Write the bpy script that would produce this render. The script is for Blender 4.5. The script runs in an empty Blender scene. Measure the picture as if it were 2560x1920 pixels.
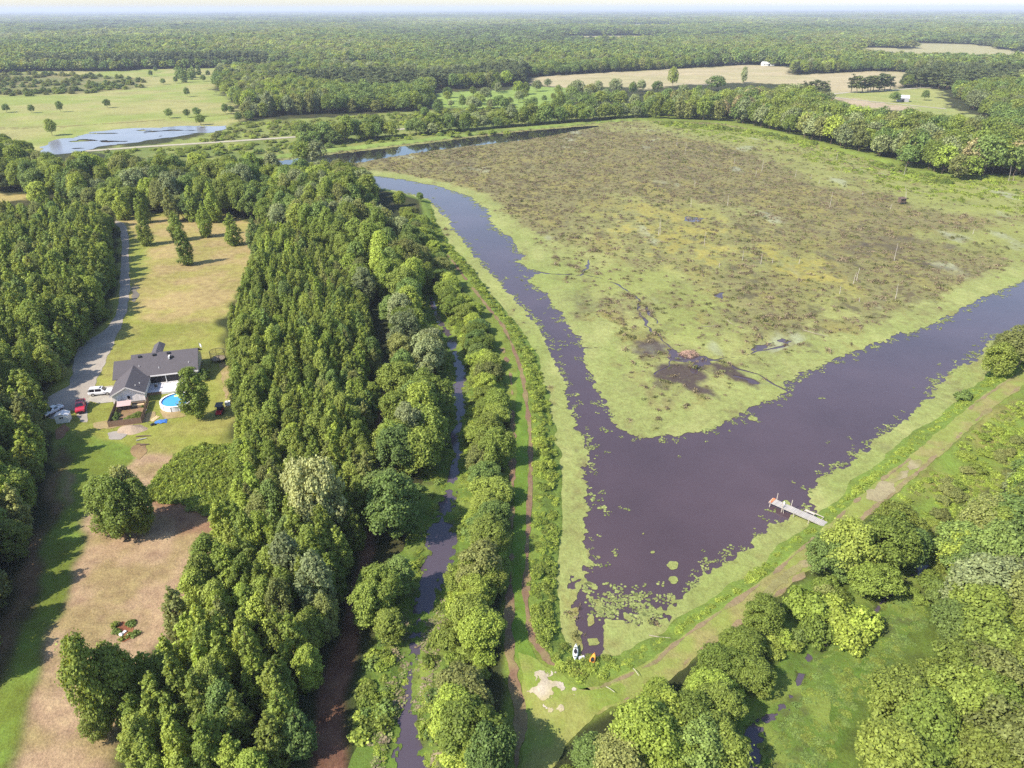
import bpy, bmesh, math, random
import numpy as np
from mathutils import Matrix, Vector, Euler
random.seed(7)
SC = bpy.context.scene
COL = SC.collection
# ---------------------------------------------------------------- camera
FPX, PITCH, ROLL, HC = 731.2, math.radians(27.2), math.radians(-0.15), 80.0
cd = bpy.data.cameras.new('camera'); cam = bpy.data.objects.new('camera', cd); COL.objects.link(cam)
cd.sensor_width = 36.0; cd.lens = 36.0 * FPX / 1024.0; cd.clip_start = 0.5; cd.clip_end = 90000.0
cam.matrix_world = Matrix.Translation((0, 0, HC)) @ Matrix.Rotation(math.pi / 2 - PITCH, 4, 'X') @ Matrix.Rotation(ROLL, 4, 'Z')
SC.camera = cam
# ---------------------------------------------------------------- sky, sun, exposure
SUN_EL, SUN_AZ = math.radians(44), math.radians(239)      # azimuth clockwise from +Y
w = bpy.data.worlds.new('World'); SC.world = w; w.use_nodes = True
nt = w.node_tree; nt.nodes.clear()
st = nt.nodes.new('ShaderNodeTexSky'); st.sky_type = 'NISHITA'; st.sun_disc = False
st.sun_elevation = SUN_EL; st.sun_rotation = SUN_AZ; st.air_density = 1.0; st.dust_density = 0.8; st.ozone_density = 1.5
bgn = nt.nodes.new('ShaderNodeBackground'); bgn.inputs['Strength'].default_value = 0.14
wo = nt.nodes.new('ShaderNodeOutputWorld')
nt.links.new(st.outputs[0], bgn.inputs[0]); nt.links.new(bgn.outputs[0], wo.inputs[0])
sl = bpy.data.lights.new('sun', 'SUN'); sl.energy = 5.0; sl.angle = math.radians(0.53); sl.color = (1.0, 0.915, 0.78)
sun = bpy.data.objects.new('sun', sl); COL.objects.link(sun)
sun.rotation_euler = Vector((-math.sin(SUN_AZ) * math.cos(SUN_EL), -math.cos(SUN_AZ) * math.cos(SUN_EL), -math.sin(SUN_EL))).to_track_quat('-Z', 'Y').to_euler()
sun.location = (-100, 0, 200)
SC.view_settings.view_transform = 'Standard'; SC.view_settings.look = 'None'
SC.view_settings.exposure = 0.88; SC.view_settings.gamma = 1.0
SC.cycles.use_denoising = False
SC.cycles.max_bounces = 6; SC.cycles.diffuse_bounces = 3; SC.cycles.glossy_bounces = 2; SC.cycles.transmission_bounces = 3
SC.cycles.volume_bounces = 0; SC.cycles.transparent_max_bounces = 6
# ---------------------------------------------------------------- layout helpers
PXS = 1024.0 / 2212.0
def G(u, v, z=0.0):
    """a point of the survey sketch (u, v) -> ground coordinates in metres"""
    x = (u * PXS - 512) / FPX; y = -(v * PXS - 384) / FPX
    c, s = math.cos(ROLL), math.sin(ROLL)
    x, y = c * x - s * y, s * x + c * y
    dy = math.cos(PITCH) + y * math.sin(PITCH); dz = -math.sin(PITCH) + y * math.cos(PITCH)
    t = (HC - z) / -dz
    return (x * t, dy * t)
def GP(*pts): return np.array([G(*p) for p in pts])
def proj(x, y, z):
    X = x; Y = y * math.cos(PITCH) - (z - HC) * math.sin(PITCH); Z = y * math.sin(PITCH) + (z - HC) * math.cos(PITCH)
    a, b = X / Y, Z / Y
    c, s = math.cos(-ROLL), math.sin(-ROLL)
    a, b = c * a - s * b, s * a + c * b
    return (a * FPX + 512) / PXS, (384 - b * FPX) / PXS, Y
def seg_dist(x, y, P, closed=False):
    d = np.full(np.shape(x), 1e18)
    n = len(P)
    for i in range(n if closed else n - 1):
        ax, ay = P[i]; bx, by = P[(i + 1) % n]
        dx, dy = bx - ax, by - ay
        t = np.clip(((x - ax) * dx + (y - ay) * dy) / (dx * dx + dy * dy + 1e-12), 0, 1)
        d = np.minimum(d, (x - ax - t * dx) ** 2 + (y - ay - t * dy) ** 2)
    return np.sqrt(d)
def inside(x, y, P):
    r = np.zeros(np.shape(x), bool); n = len(P); j = n - 1
    for i in range(n):
        xi, yi = P[i]; xj, yj = P[j]
        if yi != yj:
            r ^= ((yi > y) != (yj > y)) & (x < (xj - xi) * (y - yi) / (yj - yi) + xi)
        j = i
    return r
def sdf(x, y, P):
    """signed distance, positive inside"""
    d = seg_dist(x, y, P, True)
    return np.where(inside(x, y, P), d, -d)
def sdf_near(x, y, P, m):
    """sdf, only worked out within m of the polygon's box (-m elsewhere)"""
    P = np.asarray(P); out = np.full(np.shape(x), -float(m))
    k = (x > P[:, 0].min() - m) & (x < P[:, 0].max() + m) & (y > P[:, 1].min() - m) & (y < P[:, 1].max() + m)
    if k.any(): out[k] = sdf(x[k], y[k], P)
    return out
def line_near(x, y, P, m):
    P = np.asarray(P); out = np.full(np.shape(x), float(m))
    k = (x > P[:, 0].min() - m) & (x < P[:, 0].max() + m) & (y > P[:, 1].min() - m) & (y < P[:, 1].max() + m)
    if k.any(): out[k] = seg_dist(x[k], y[k], P)
    return out
def vnoise(x, y, seed=0):
    xi = np.floor(x).astype(np.int64); yi = np.floor(y).astype(np.int64)
    fx = x - xi; fy = y - yi; fx = fx * fx * (3 - 2 * fx); fy = fy * fy * (3 - 2 * fy)
    def h(a, b):
        n = (a * 374761393 + b * 668265263 + seed * 974634777) & 0xFFFFFFFF
        n = ((n ^ (n >> 13)) * 1274126177) & 0xFFFFFFFF
        n = ((n ^ (n >> 16)) * 2246822519) & 0xFFFFFFFF
        return ((n ^ (n >> 15)) & 0xFFFF) / 65535.0
    return (h(xi, yi) * (1 - fx) + h(xi + 1, yi) * fx) * (1 - fy) + (h(xi, yi + 1) * (1 - fx) + h(xi + 1, yi + 1) * fx) * fy
def fbm(x, y, scale, octv=3, seed=0, gain=0.5):
    """about -1..1"""
    t = 0; a = 1.0; n = 0
    for o in range(octv):
        t = t + a * (vnoise(x / scale * 2 ** o + 17.3 * o, y / scale * 2 ** o - 9.1 * o, seed + o) * 2 - 1); n += a; a *= gain
    return t / n * 1.5
def sstep(a, b, x):
    t = np.clip((x - a) / (b - a), 0, 1); return t * t * (3 - 2 * t)
def lin(r, g, b):
    f = lambda c: ((c / 255 + 0.055) / 1.055) ** 2.4 if c > 10 else c / 255 / 12.92
    return np.array([f(r), f(g), f(b)])
# ---------------------------------------------------------------- layout: pond, channel, creeks
BANK_W = [(782,372),(802,403),(870,418),(926,433),(940,480),(970,527),(1014,574),(1044,621),(1084,668),(1125,715),(1155,766),(1175,833),
          (1185,870),(1191,904),(1201,979),(1206,1079),(1206,1154),(1199,1254),(1196,1339),(1216,1389),(1251,1414),(1301,1420),(1341,1418)]
BANK_S = [(1386,1394),(1436,1373),(1515,1314),(1595,1256),(1648,1219),(1701,1171),(1744,1144),(1792,1102),(1850,1043),(1914,990),(1994,921),(2057,879),(2121,825),(2180,770),(2260,715),(2420,620)]
BANK_N = [(2420,440),(2212,388),(2080,387),(1960,372),(1900,348),(1840,335),(1740,305),(1640,282),(1560,266),(1390,260),(1340,262),(1290,266),
          (1230,272),(1100,283),(900,308),(740,326),(600,343),(520,352),(560,360),(650,356),(760,352),(772,362)]
POND = GP(*(BANK_W + BANK_S + BANK_N))
OPEN = GP((770,374),(782,376),(866,386),(933,399),(1014,423),(1054,456),(1064,490),(1111,520),(1113,540),(1138,551),(1112,564),(1165,587),(1136,604),(1178,631),(1188,655),
          (1215,675),(1229,715),(1249,725),(1259,776),(1282,816),(1306,870),(1326,897),(1321,920),(1361,940),(1411,949),(1450,942),(1500,932),(1570,915),(1600,890),
          (1660,865),(1703,847),(1695,825),(1750,800),(1830,765),(1900,738),(1960,720),(2010,703),(2030,690),(2090,662),(2110,650),(2150,632),(2212,605),(2420,500),
          (2420,605),(2212,713),(2172,722),(2121,752),(2111,777),(2071,795),(2028,824),(2020,836),(1994,873),(1946,910),(1877,958),(1840,990),(1770,1038),(1749,1075),
          (1755,1100),(1720,1118),(1680,1123),(1638,1150),(1616,1181),(1558,1213),(1489,1272),(1436,1306),(1366,1289),(1316,1274),(1271,1254),(1266,1240),(1276,1229),(1273,1189),(1266,1129),(1273,1079),(1266,1029),(1276,979),
          (1251,929),(1231,879),(1225,833),(1202,782),(1178,732),(1162,702),(1128,661),(1094,624),(1047,577),(1014,534),(984,500),(960,463),(926,430),(860,412),(800,402),(770,396))
FARCH = GP((500,356),(600,348),(740,331),(900,313),(1100,287),(1200,278),(1245,274.5),(1290,272),(1250,280),(1200,290),(1130,302),(1000,315),(850,336),(765,351),(660,361),(560,362))
HOLE = GP((1266,1309),(1300,1318),(1306,1349),(1303,1409),(1280,1422),(1258,1416),(1259,1390),(1254,1364),(1236,1349),(1241,1329))
HOLE2 = GP((1232,1303),(1247,1299),(1256,1306),(1246,1313),(1233,1312))
CREEK = GP((930,640),(937,665),(957,702),(977,742),(990,776),(994,816),(983,836),(994,883),(991,905),(981,940),(990,974),(979,1030),(960,1100),(953,1140),(954,1205),(928,1260),(911,1304),(891,1380),(884,1480),(878,1580),(881,1700))
CREEKW = np.array([1.2,1.4,1.6,1.7,1.7,1.9,2.4,1.7,1.4,1.2,1.2,1.4,2.2,2.8,3.4,2.6,2.2,1.6,1.3,1.7,3.6])
CREEK2 = GP((2002,1200),(1975,1235),(1940,1262),(1905,1300),(1870,1350),(1800,1372),(1745,1418),(1722,1480),(1685,1525),(1632,1582),(1608,1680))
CREEK2W = np.array([1.6,1.2,.8,.6,.6,.7,.8,.7,1.6,1.5,1.7])
MEADOWPOND = GP((118,316),(150,300),(205,286),(300,279),(400,274),(482,273),(470,280),(400,289),(330,300),(270,308),(215,316),(190,322),(150,329),(105,328))
def ribbon_d(x, y, P, W, m=25):
    """distance to a line of varying half-width, positive inside"""
    out = np.full(np.shape(x), -float(m))
    k = (x > P[:, 0].min() - m) & (x < P[:, 0].max() + m) & (y > P[:, 1].min() - m) & (y < P[:, 1].max() + m)
    if not k.any(): return out
    xx, yy = x[k], y[k]; best = np.full(xx.shape, -float(m))
    for i in range(len(P) - 1):
        ax, ay = P[i]; bx, by = P[i + 1]; dx, dy = bx - ax, by - ay
        t = np.clip(((xx - ax) * dx + (yy - ay) * dy) / (dx * dx + dy * dy), 0, 1)
        d = np.hypot(xx - ax - t * dx, yy - ay - t * dy)
        best = np.maximum(best, W[i] * (1 - t) + W[i + 1] * t - d)
    out[k] = best
    return out
def Hh(x, y):
    """terrain height"""
    x = np.asarray(x, float); y = np.asarray(y, float)
    d = -sdf_near(x, y, POND, 40)
    d = d + np.where(np.abs(d) < 12, fbm(x, y, 5, 3, 3) * .8, 0)
    h = np.where(d < 0, np.maximum(d * 0.35, -1.4), 0.9 * sstep(0, 3, d) * (1 - sstep(7, 14, d)))
    for P, W in ((CREEK, CREEKW), (CREEK2, CREEK2W)):
        r = ribbon_d(x, y, P, W, 20)
        h = np.minimum(h, np.where(r > -2.5, -0.35 - 0.28 * np.minimum(r, 2.0) + 0.0 * h, h)) if True else h
    m = sdf_near(x, y, MEADOWPOND, 30)
    h = np.where(m > -6, np.minimum(h, -0.1 - 0.03 * m), h)
    return h
def H1(x, y): return float(Hh(np.array([x]), np.array([y]))[0])
# ---------------------------------------------------------------- object helpers
def tag(o, label=None, cat=None, group=None, kind=None):
    if label: o['label'] = label
    if cat: o['category'] = cat
    if group: o['group'] = group
    if kind: o['kind'] = kind
    return o
def new_mesh(name, V, faces, mat=None, smooth=False, col=None):
    me = bpy.data.meshes.new(name)
    V = np.asarray(V, np.float32)
    if isinstance(faces, np.ndarray):
        nf, k = faces.shape
        me.vertices.add(len(V)); me.vertices.foreach_set('co', V.ravel())
        me.loops.add(nf * k); me.loops.foreach_set('vertex_index', faces.astype(np.int32).ravel())
        me.polygons.add(nf); me.polygons.foreach_set('loop_start', (np.arange(nf) * k).astype(np.int32))
        me.update(calc_edges=True)
    else:
        me.from_pydata([tuple(v) for v in V], [], faces)
    if smooth: me.polygons.foreach_set('use_smooth', np.ones(len(me.polygons), bool))
    if col is not None:
        a = me.color_attributes.new('Col', 'FLOAT_COLOR', 'POINT')
        c = np.ones((len(V), 4), np.float32); c[:, :3] = np.clip(col, 0, 1); a.data.foreach_set('color', c.ravel())
    if mat: me.materials.append(mat)
    me.update()
    return me
def link(name, me, parent=None, loc=None):
    o = bpy.data.objects.new(name, me); COL.objects.link(o)
    if parent: o.parent = parent
    if loc is not None: o.location = loc
    return o
def thing(name, label, cat, loc=(0, 0, 0), rz=0.0, group=None):
    o = bpy.data.objects.new(name, None); COL.objects.link(o); o.location = loc; o.rotation_euler = (0, 0, rz)
    o.empty_display_size = 0.2
    return tag(o, label, cat, group)
# ---------------------------------------------------------------- materials
def nodes_of(m):
    m.use_nodes = True; n = m.node_tree; n.nodes.clear(); return n
class NB:
    """tiny node builder"""
    def __init__(s, name):
        s.m = bpy.data.materials.new(name); s.t = nodes_of(s.m)
    def n(s, typ, **kw):
        nd = s.t.nodes.new(typ)
        for k, v in kw.items():
            if k.startswith('i_'): 
                key = k[2:]; key = int(key) if key.isdigit() else key.replace('_', ' ')
                if isinstance(v, bpy.types.NodeSocket): s.t.links.new(v, nd.inputs[key])
                else: nd.inputs[key].default_value = v
            else: setattr(nd, k, v)
        return nd
    def math(s, op, a, b=None, c=None, clamp=False):
        nd = s.t.nodes.new('ShaderNodeMath'); nd.operation = op; nd.use_clamp = clamp
        for i, v in enumerate((a, b, c)):
            if v is None: continue
            if isinstance(v, bpy.types.NodeSocket): s.t.links.new(v, nd.inputs[i])
            else: nd.inputs[i].default_value = v
        return nd.outputs[0]
    def mix(s, f, a, b, blend='MIX'):
        nd = s.t.nodes.new('ShaderNodeMix'); nd.data_type = 'RGBA'; nd.blend_type = blend
        for idx, v in ((0, f), (6, a), (7, b)):
            if isinstance(v, bpy.types.NodeSocket): s.t.links.new(v, nd.inputs[idx])
            elif idx == 0: nd.inputs[0].default_value = v
            else: nd.inputs[idx].default_value = (*v[:3], 1)
        return nd.outputs[2]
    def noise(s, vec, scale, detail=3, rough=0.6, dist=0.0):
        nd = s.t.nodes.new('ShaderNodeTexNoise'); nd.inputs['Scale'].default_value = scale; nd.inputs['Detail'].default_value = detail
        nd.inputs['Roughness'].default_value = rough; nd.inputs['Distortion'].default_value = dist
        s.t.links.new(vec, nd.inputs['Vector']); return nd.outputs['Fac']
    def ramp(s, f, lo, hi):
        nd = s.t.nodes.new('ShaderNodeMapRange'); nd.inputs[1].default_value = lo; nd.inputs[2].default_value = hi
        s.t.links.new(f, nd.inputs[0]); return nd.outputs[0]
    def out(s, sh):
        o = s.t.nodes.new('ShaderNodeOutputMaterial'); s.t.links.new(sh, o.inputs[0]); return s.m
def paint(name, rgb, rough=0.6, metal=0.0, var=0.12, scale=2.0, spec=0.4, bump=0.0):
    """plain surface with a little procedural unevenness"""
    b = NB(name); tc = b.n('ShaderNodeTexCoord')
    f = b.noise(tc.outputs['Object'], scale, 4)
    f2 = b.noise(tc.outputs['Object'], scale * 9, 3)
    k = b.math('ADD', b.math('MULTIPLY', f, 0.6), b.math('MULTIPLY', f2, 0.4))
    k = b.ramp(k, 0.3, 0.7)
    c = b.mix(k, tuple(max(0, v * (1 - var)) for v in rgb), tuple(min(1, v * (1 + var)) for v in rgb))
    p = b.n('ShaderNodeBsdfPrincipled', i_Base_Color=c, i_Roughness=rough, i_Metallic=metal)
    p.inputs['Specular IOR Level'].default_value = spec
    if bump:
        bp = b.n('ShaderNodeBump', i_Height=f2, i_Strength=bump); b.t.links.new(bp.outputs[0], p.inputs['Normal'])
    return b.out(p.outputs[0])
def col_mat(name, rough=0.9, amt=0.35, scales=(0.05, 0.5, 3.0), bump=0.3, spec=0.15, stretch=(1, 1, 1), bd=0.25):
    """vertex albedo broken up by noise of several sizes"""
    b = NB(name); tc = b.n('ShaderNodeTexCoord'); va = b.n('ShaderNodeVertexColor', layer_name='Col')
    mp = b.n('ShaderNodeMapping', i_Vector=tc.outputs['Object']); mp.inputs['Scale'].default_value = stretch
    n1 = b.noise(mp.outputs[0], scales[0], 4); n2 = b.noise(mp.outputs[0], scales[1], 5, 0.65); n3 = b.noise(mp.outputs[0], scales[2], 4, 0.7)
    s = b.math('ADD', b.math('MULTIPLY', b.math('SUBTRACT', n1, 0.5), 0.9), b.math('MULTIPLY', b.math('SUBTRACT', n2, 0.5), 1.3))
    s = b.math('ADD', s, b.math('MULTIPLY', b.math('SUBTRACT', n3, 0.5), 1.6))
    s = b.math('ADD', 1.0, b.math('MULTIPLY', s, amt * 2.0))
    s = b.math('MAXIMUM', s, 0.15)
    cs = b.n('ShaderNodeCombineXYZ', i_0=s, i_1=s, i_2=s)
    c = b.mix(1.0, va.outputs[0], cs.outputs[0], 'MULTIPLY')
    hs = b.n('ShaderNodeHueSaturation', i_Color=c); hs.inputs['Hue'].default_value = 0.5
    b.t.links.new(b.math('ADD', 0.5, b.math('MULTIPLY', b.math('SUBTRACT', n2, 0.5), 0.05)), hs.inputs['Hue'])
    p = b.n('ShaderNodeBsdfPrincipled', i_Base_Color=hs.outputs[0], i_Roughness=rough); p.inputs['Specular IOR Level'].default_value = spec
    hgt = b.math('ADD', n3, b.math('MULTIPLY', n2, 1.5))
    bp = b.n('ShaderNodeBump', i_Height=hgt, i_Strength=bump, i_Distance=bd); b.t.links.new(bp.outputs[0], p.inputs['Normal'])
    return b.out(p.outputs[0])
def water_mat(name, rgb, rough=0.06, bump=0.06, spec=0.5):
    b = NB(name); tc = b.n('ShaderNodeTexCoord')
    n1 = b.noise(tc.outputs['Object'], 0.9, 3); n2 = b.noise(tc.outputs['Object'], 0.03, 4)
    c = b.mix(b.ramp(n2, 0.35, 0.65), tuple(v * 0.85 for v in rgb), tuple(v * 1.12 for v in rgb))
    p = b.n('ShaderNodeBsdfPrincipled', i_Base_Color=c, i_Roughness=rough, i_IOR=1.42); p.inputs['Specular IOR Level'].default_value = spec
    bp = b.n('ShaderNodeBump', i_Height=n1, i_Strength=bump, i_Distance=0.3); b.t.links.new(bp.outputs[0], p.inputs['Normal'])
    return b.out(p.outputs[0])
def leaf_mat(name, rgb, rgb2, trans=0.30, hue=0.5):
    """leaves: tone by tree and by leaf clump, light passing through"""
    b = NB(name); oi = b.n('ShaderNodeObjectInfo'); ge = b.n('ShaderNodeNewGeometry')
    rnd = oi.outputs['Random']; isl = ge.outputs['Random Per Island']
    c = b.mix(rnd, rgb, rgb2)
    v = b.math('ADD', 0.62, b.math('MULTIPLY', isl, 0.76))
    v = b.math('MULTIPLY', v, b.math('ADD', 0.78, b.math('MULTIPLY', b.math('FRACT', b.math('MULTIPLY', rnd, 7.31)), 0.44)))
    cs = b.n('ShaderNodeCombineXYZ', i_0=v, i_1=v, i_2=v)
    c = b.mix(1.0, c, cs.outputs[0], 'MULTIPLY')
    d = b.n('ShaderNodeBsdfPrincipled', i_Base_Color=c, i_Roughness=0.6); d.inputs['Specular IOR Level'].default_value = 0.25
    c2 = b.mix(1.0, c, (1.35, 1.15, 0.5), 'MULTIPLY')
    t = b.n('ShaderNodeBsdfTranslucent', i_Color=c2)
    m = b.n('ShaderNodeMixShader', i_0=trans); b.t.links.new(d.outputs[0], m.inputs[1]); b.t.links.new(t.outputs[0], m.inputs[2])
    return b.out(m.outputs[0])
# ---------------------------------------------------------------- ground sheet
def polar_axes(a0, a1, da, r0, r1, dl):
    return np.arange(a0, a1 + da, da), np.exp(np.arange(math.log(r0), math.log(r1) + dl, dl))
def grid_faces(n, m, wrap=False):
    i = np.arange(n - 1)[:, None]; j = np.arange(m if wrap else m - 1)[None, :]; j2 = (j + 1) % m
    return np.stack([i * m + j, i * m + j2, (i + 1) * m + j2, (i + 1) * m + j], -1).reshape(-1, 4)
def march(name, X, Y, f, zoff, mat, col=None, height=None, crop=True):
    """the sheet where f > 0 over the grid X, Y, its edge cut exactly along f = 0"""
    n, m = X.shape
    x, y, f = X.ravel(), Y.ravel(), f.ravel()
    i = np.arange(n - 1)[:, None]; j = np.arange(m - 1)[None, :]
    a, b_, c, d = i * m + j, i * m + j + 1, (i + 1) * m + j + 1, (i + 1) * m + j
    T = np.concatenate([np.stack([a, b_, c], -1).reshape(-1, 3), np.stack([a, c, d], -1).reshape(-1, 3)])
    s = f[T] > 0; cnt = s.sum(1)
    out = [T[cnt == 3]]; N = len(f); EA, EB = [], []; parts = []
    T1 = T[cnt == 1]; k = np.argmax(s[cnt == 1], 1); R = lambda t, k, q: t[np.arange(len(t)), (k + q) % 3]
    p0, p1, p2 = R(T1, k, 0), R(T1, k, 1), R(T1, k, 2)
    T2 = T[cnt == 2]; k = np.argmin(s[cnt == 2], 1)
    q0, q1, q2 = R(T2, k, 0), R(T2, k, 1), R(T2, k, 2)
    ea = np.concatenate([p0, p0, q0, q0]); eb = np.concatenate([p1, p2, q1, q2])
    lo, hi = np.minimum(ea, eb), np.maximum(ea, eb)
    key, inv = np.unique(lo.astype(np.int64) * N + hi, return_inverse=True)
    ka, kb = key // N, key % N
    t = f[ka] / (f[ka] - f[kb]); ex = x[ka] + t * (x[kb] - x[ka]); ey = y[ka] + t * (y[kb] - y[ka])
    inv = inv + N; n1, n2 = len(p0), len(q0)
    e01, e02, g01, g02 = inv[:n1], inv[n1:2 * n1], inv[2 * n1:2 * n1 + n2], inv[2 * n1 + n2:]
    out += [np.stack([p0, e01, e02], 1), np.stack([g01, q1, q2], 1), np.stack([g01, q2, g02], 1)]
    F = np.concatenate(out)
    if len(F) == 0: return None
    used, F = np.unique(F, return_inverse=True); F = F.reshape(-1, 3)
    ax, ay = np.concatenate([x, ex])[used], np.concatenate([y, ey])[used]
    # keep faces looking up
    A = (ax[F[:, 1]] - ax[F[:, 0]]) * (ay[F[:, 2]] - ay[F[:, 0]]) - (ay[F[:, 1]] - ay[F[:, 0]]) * (ax[F[:, 2]] - ax[F[:, 0]])
    F[A < 0] = F[A < 0][:, ::-1]
    z = (height(ax, ay) if height else np.zeros_like(ax)) + zoff
    me = new_mesh(name, np.stack([ax, ay, z], 1), F, mat, True, None if col is None else col(ax, ay))
    return link(name, me)
def region(P, m, da=0.0016, dl=0.005):
    """grid of roughly even apparent size over a polygon"""
    P = np.asarray(P); a = np.arctan2(P[:, 0], P[:, 1]); r = np.hypot(P[:, 0], P[:, 1])
    # densify for the box
    Q = np.concatenate([P + (np.roll(P, -1, 0) - P) * t for t in np.linspace(0, 1, 12)[:-1]]); r = np.hypot(Q[:, 0], Q[:, 1]); a = np.arctan2(Q[:, 0], Q[:, 1])
    rm = max(r.min() - m, 5.0)
    A, Rr = polar_axes(a.min() - m / r.min(), a.max() + m / r.min(), da, rm, r.max() + m, dl)
    aa, rr = np.meshgrid(A, Rr)
    return rr * np.sin(aa), rr * np.cos(aa)
def blend(c, rgb, k): return c + (np.asarray(rgb)[None, :] - c) * k[:, None]
# ================================================================ ground
def A(r, g, b, k=0.455, sat=0.92):
    c = lin(r, g, b); m = c @ np.array([.3, .5, .2]); return (m + (c - m) * sat) * k
LAWN, HAY, HAY2, MOWN, STRAW, FLOOR = A(172,178,70), A(212,178,138), A(208,184,120), A(134,152,46), A(152,110,86), A(70,78,40)
MEADOW, SCRUB, CROP, BARNF, WEED = A(198,194,116), A(166,158,95), A(222,205,158), A(192,196,108), A(142,158,58)
DITCHBANK = GP((900,580),(960,640),(1010,760),(1030,860),(1025,1000),(1015,1100),(1000,1200),(980,1260),(990,1400),(960,1500),(1000,1720),(770,1720),(775,1560),(800,1420),(830,1330),(880,1270),(900,1150),(940,1040),(955,900),(940,760),(905,660))
BACKWATER = GP((1990,1290),(2000,1340),(1960,1400),(1905,1470),(1840,1540),(1800,1640),(1800,1720),(1560,1720),(1600,1600),(1690,1510),(1730,1440),(1800,1370),(1900,1310),(1960,1270))
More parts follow.
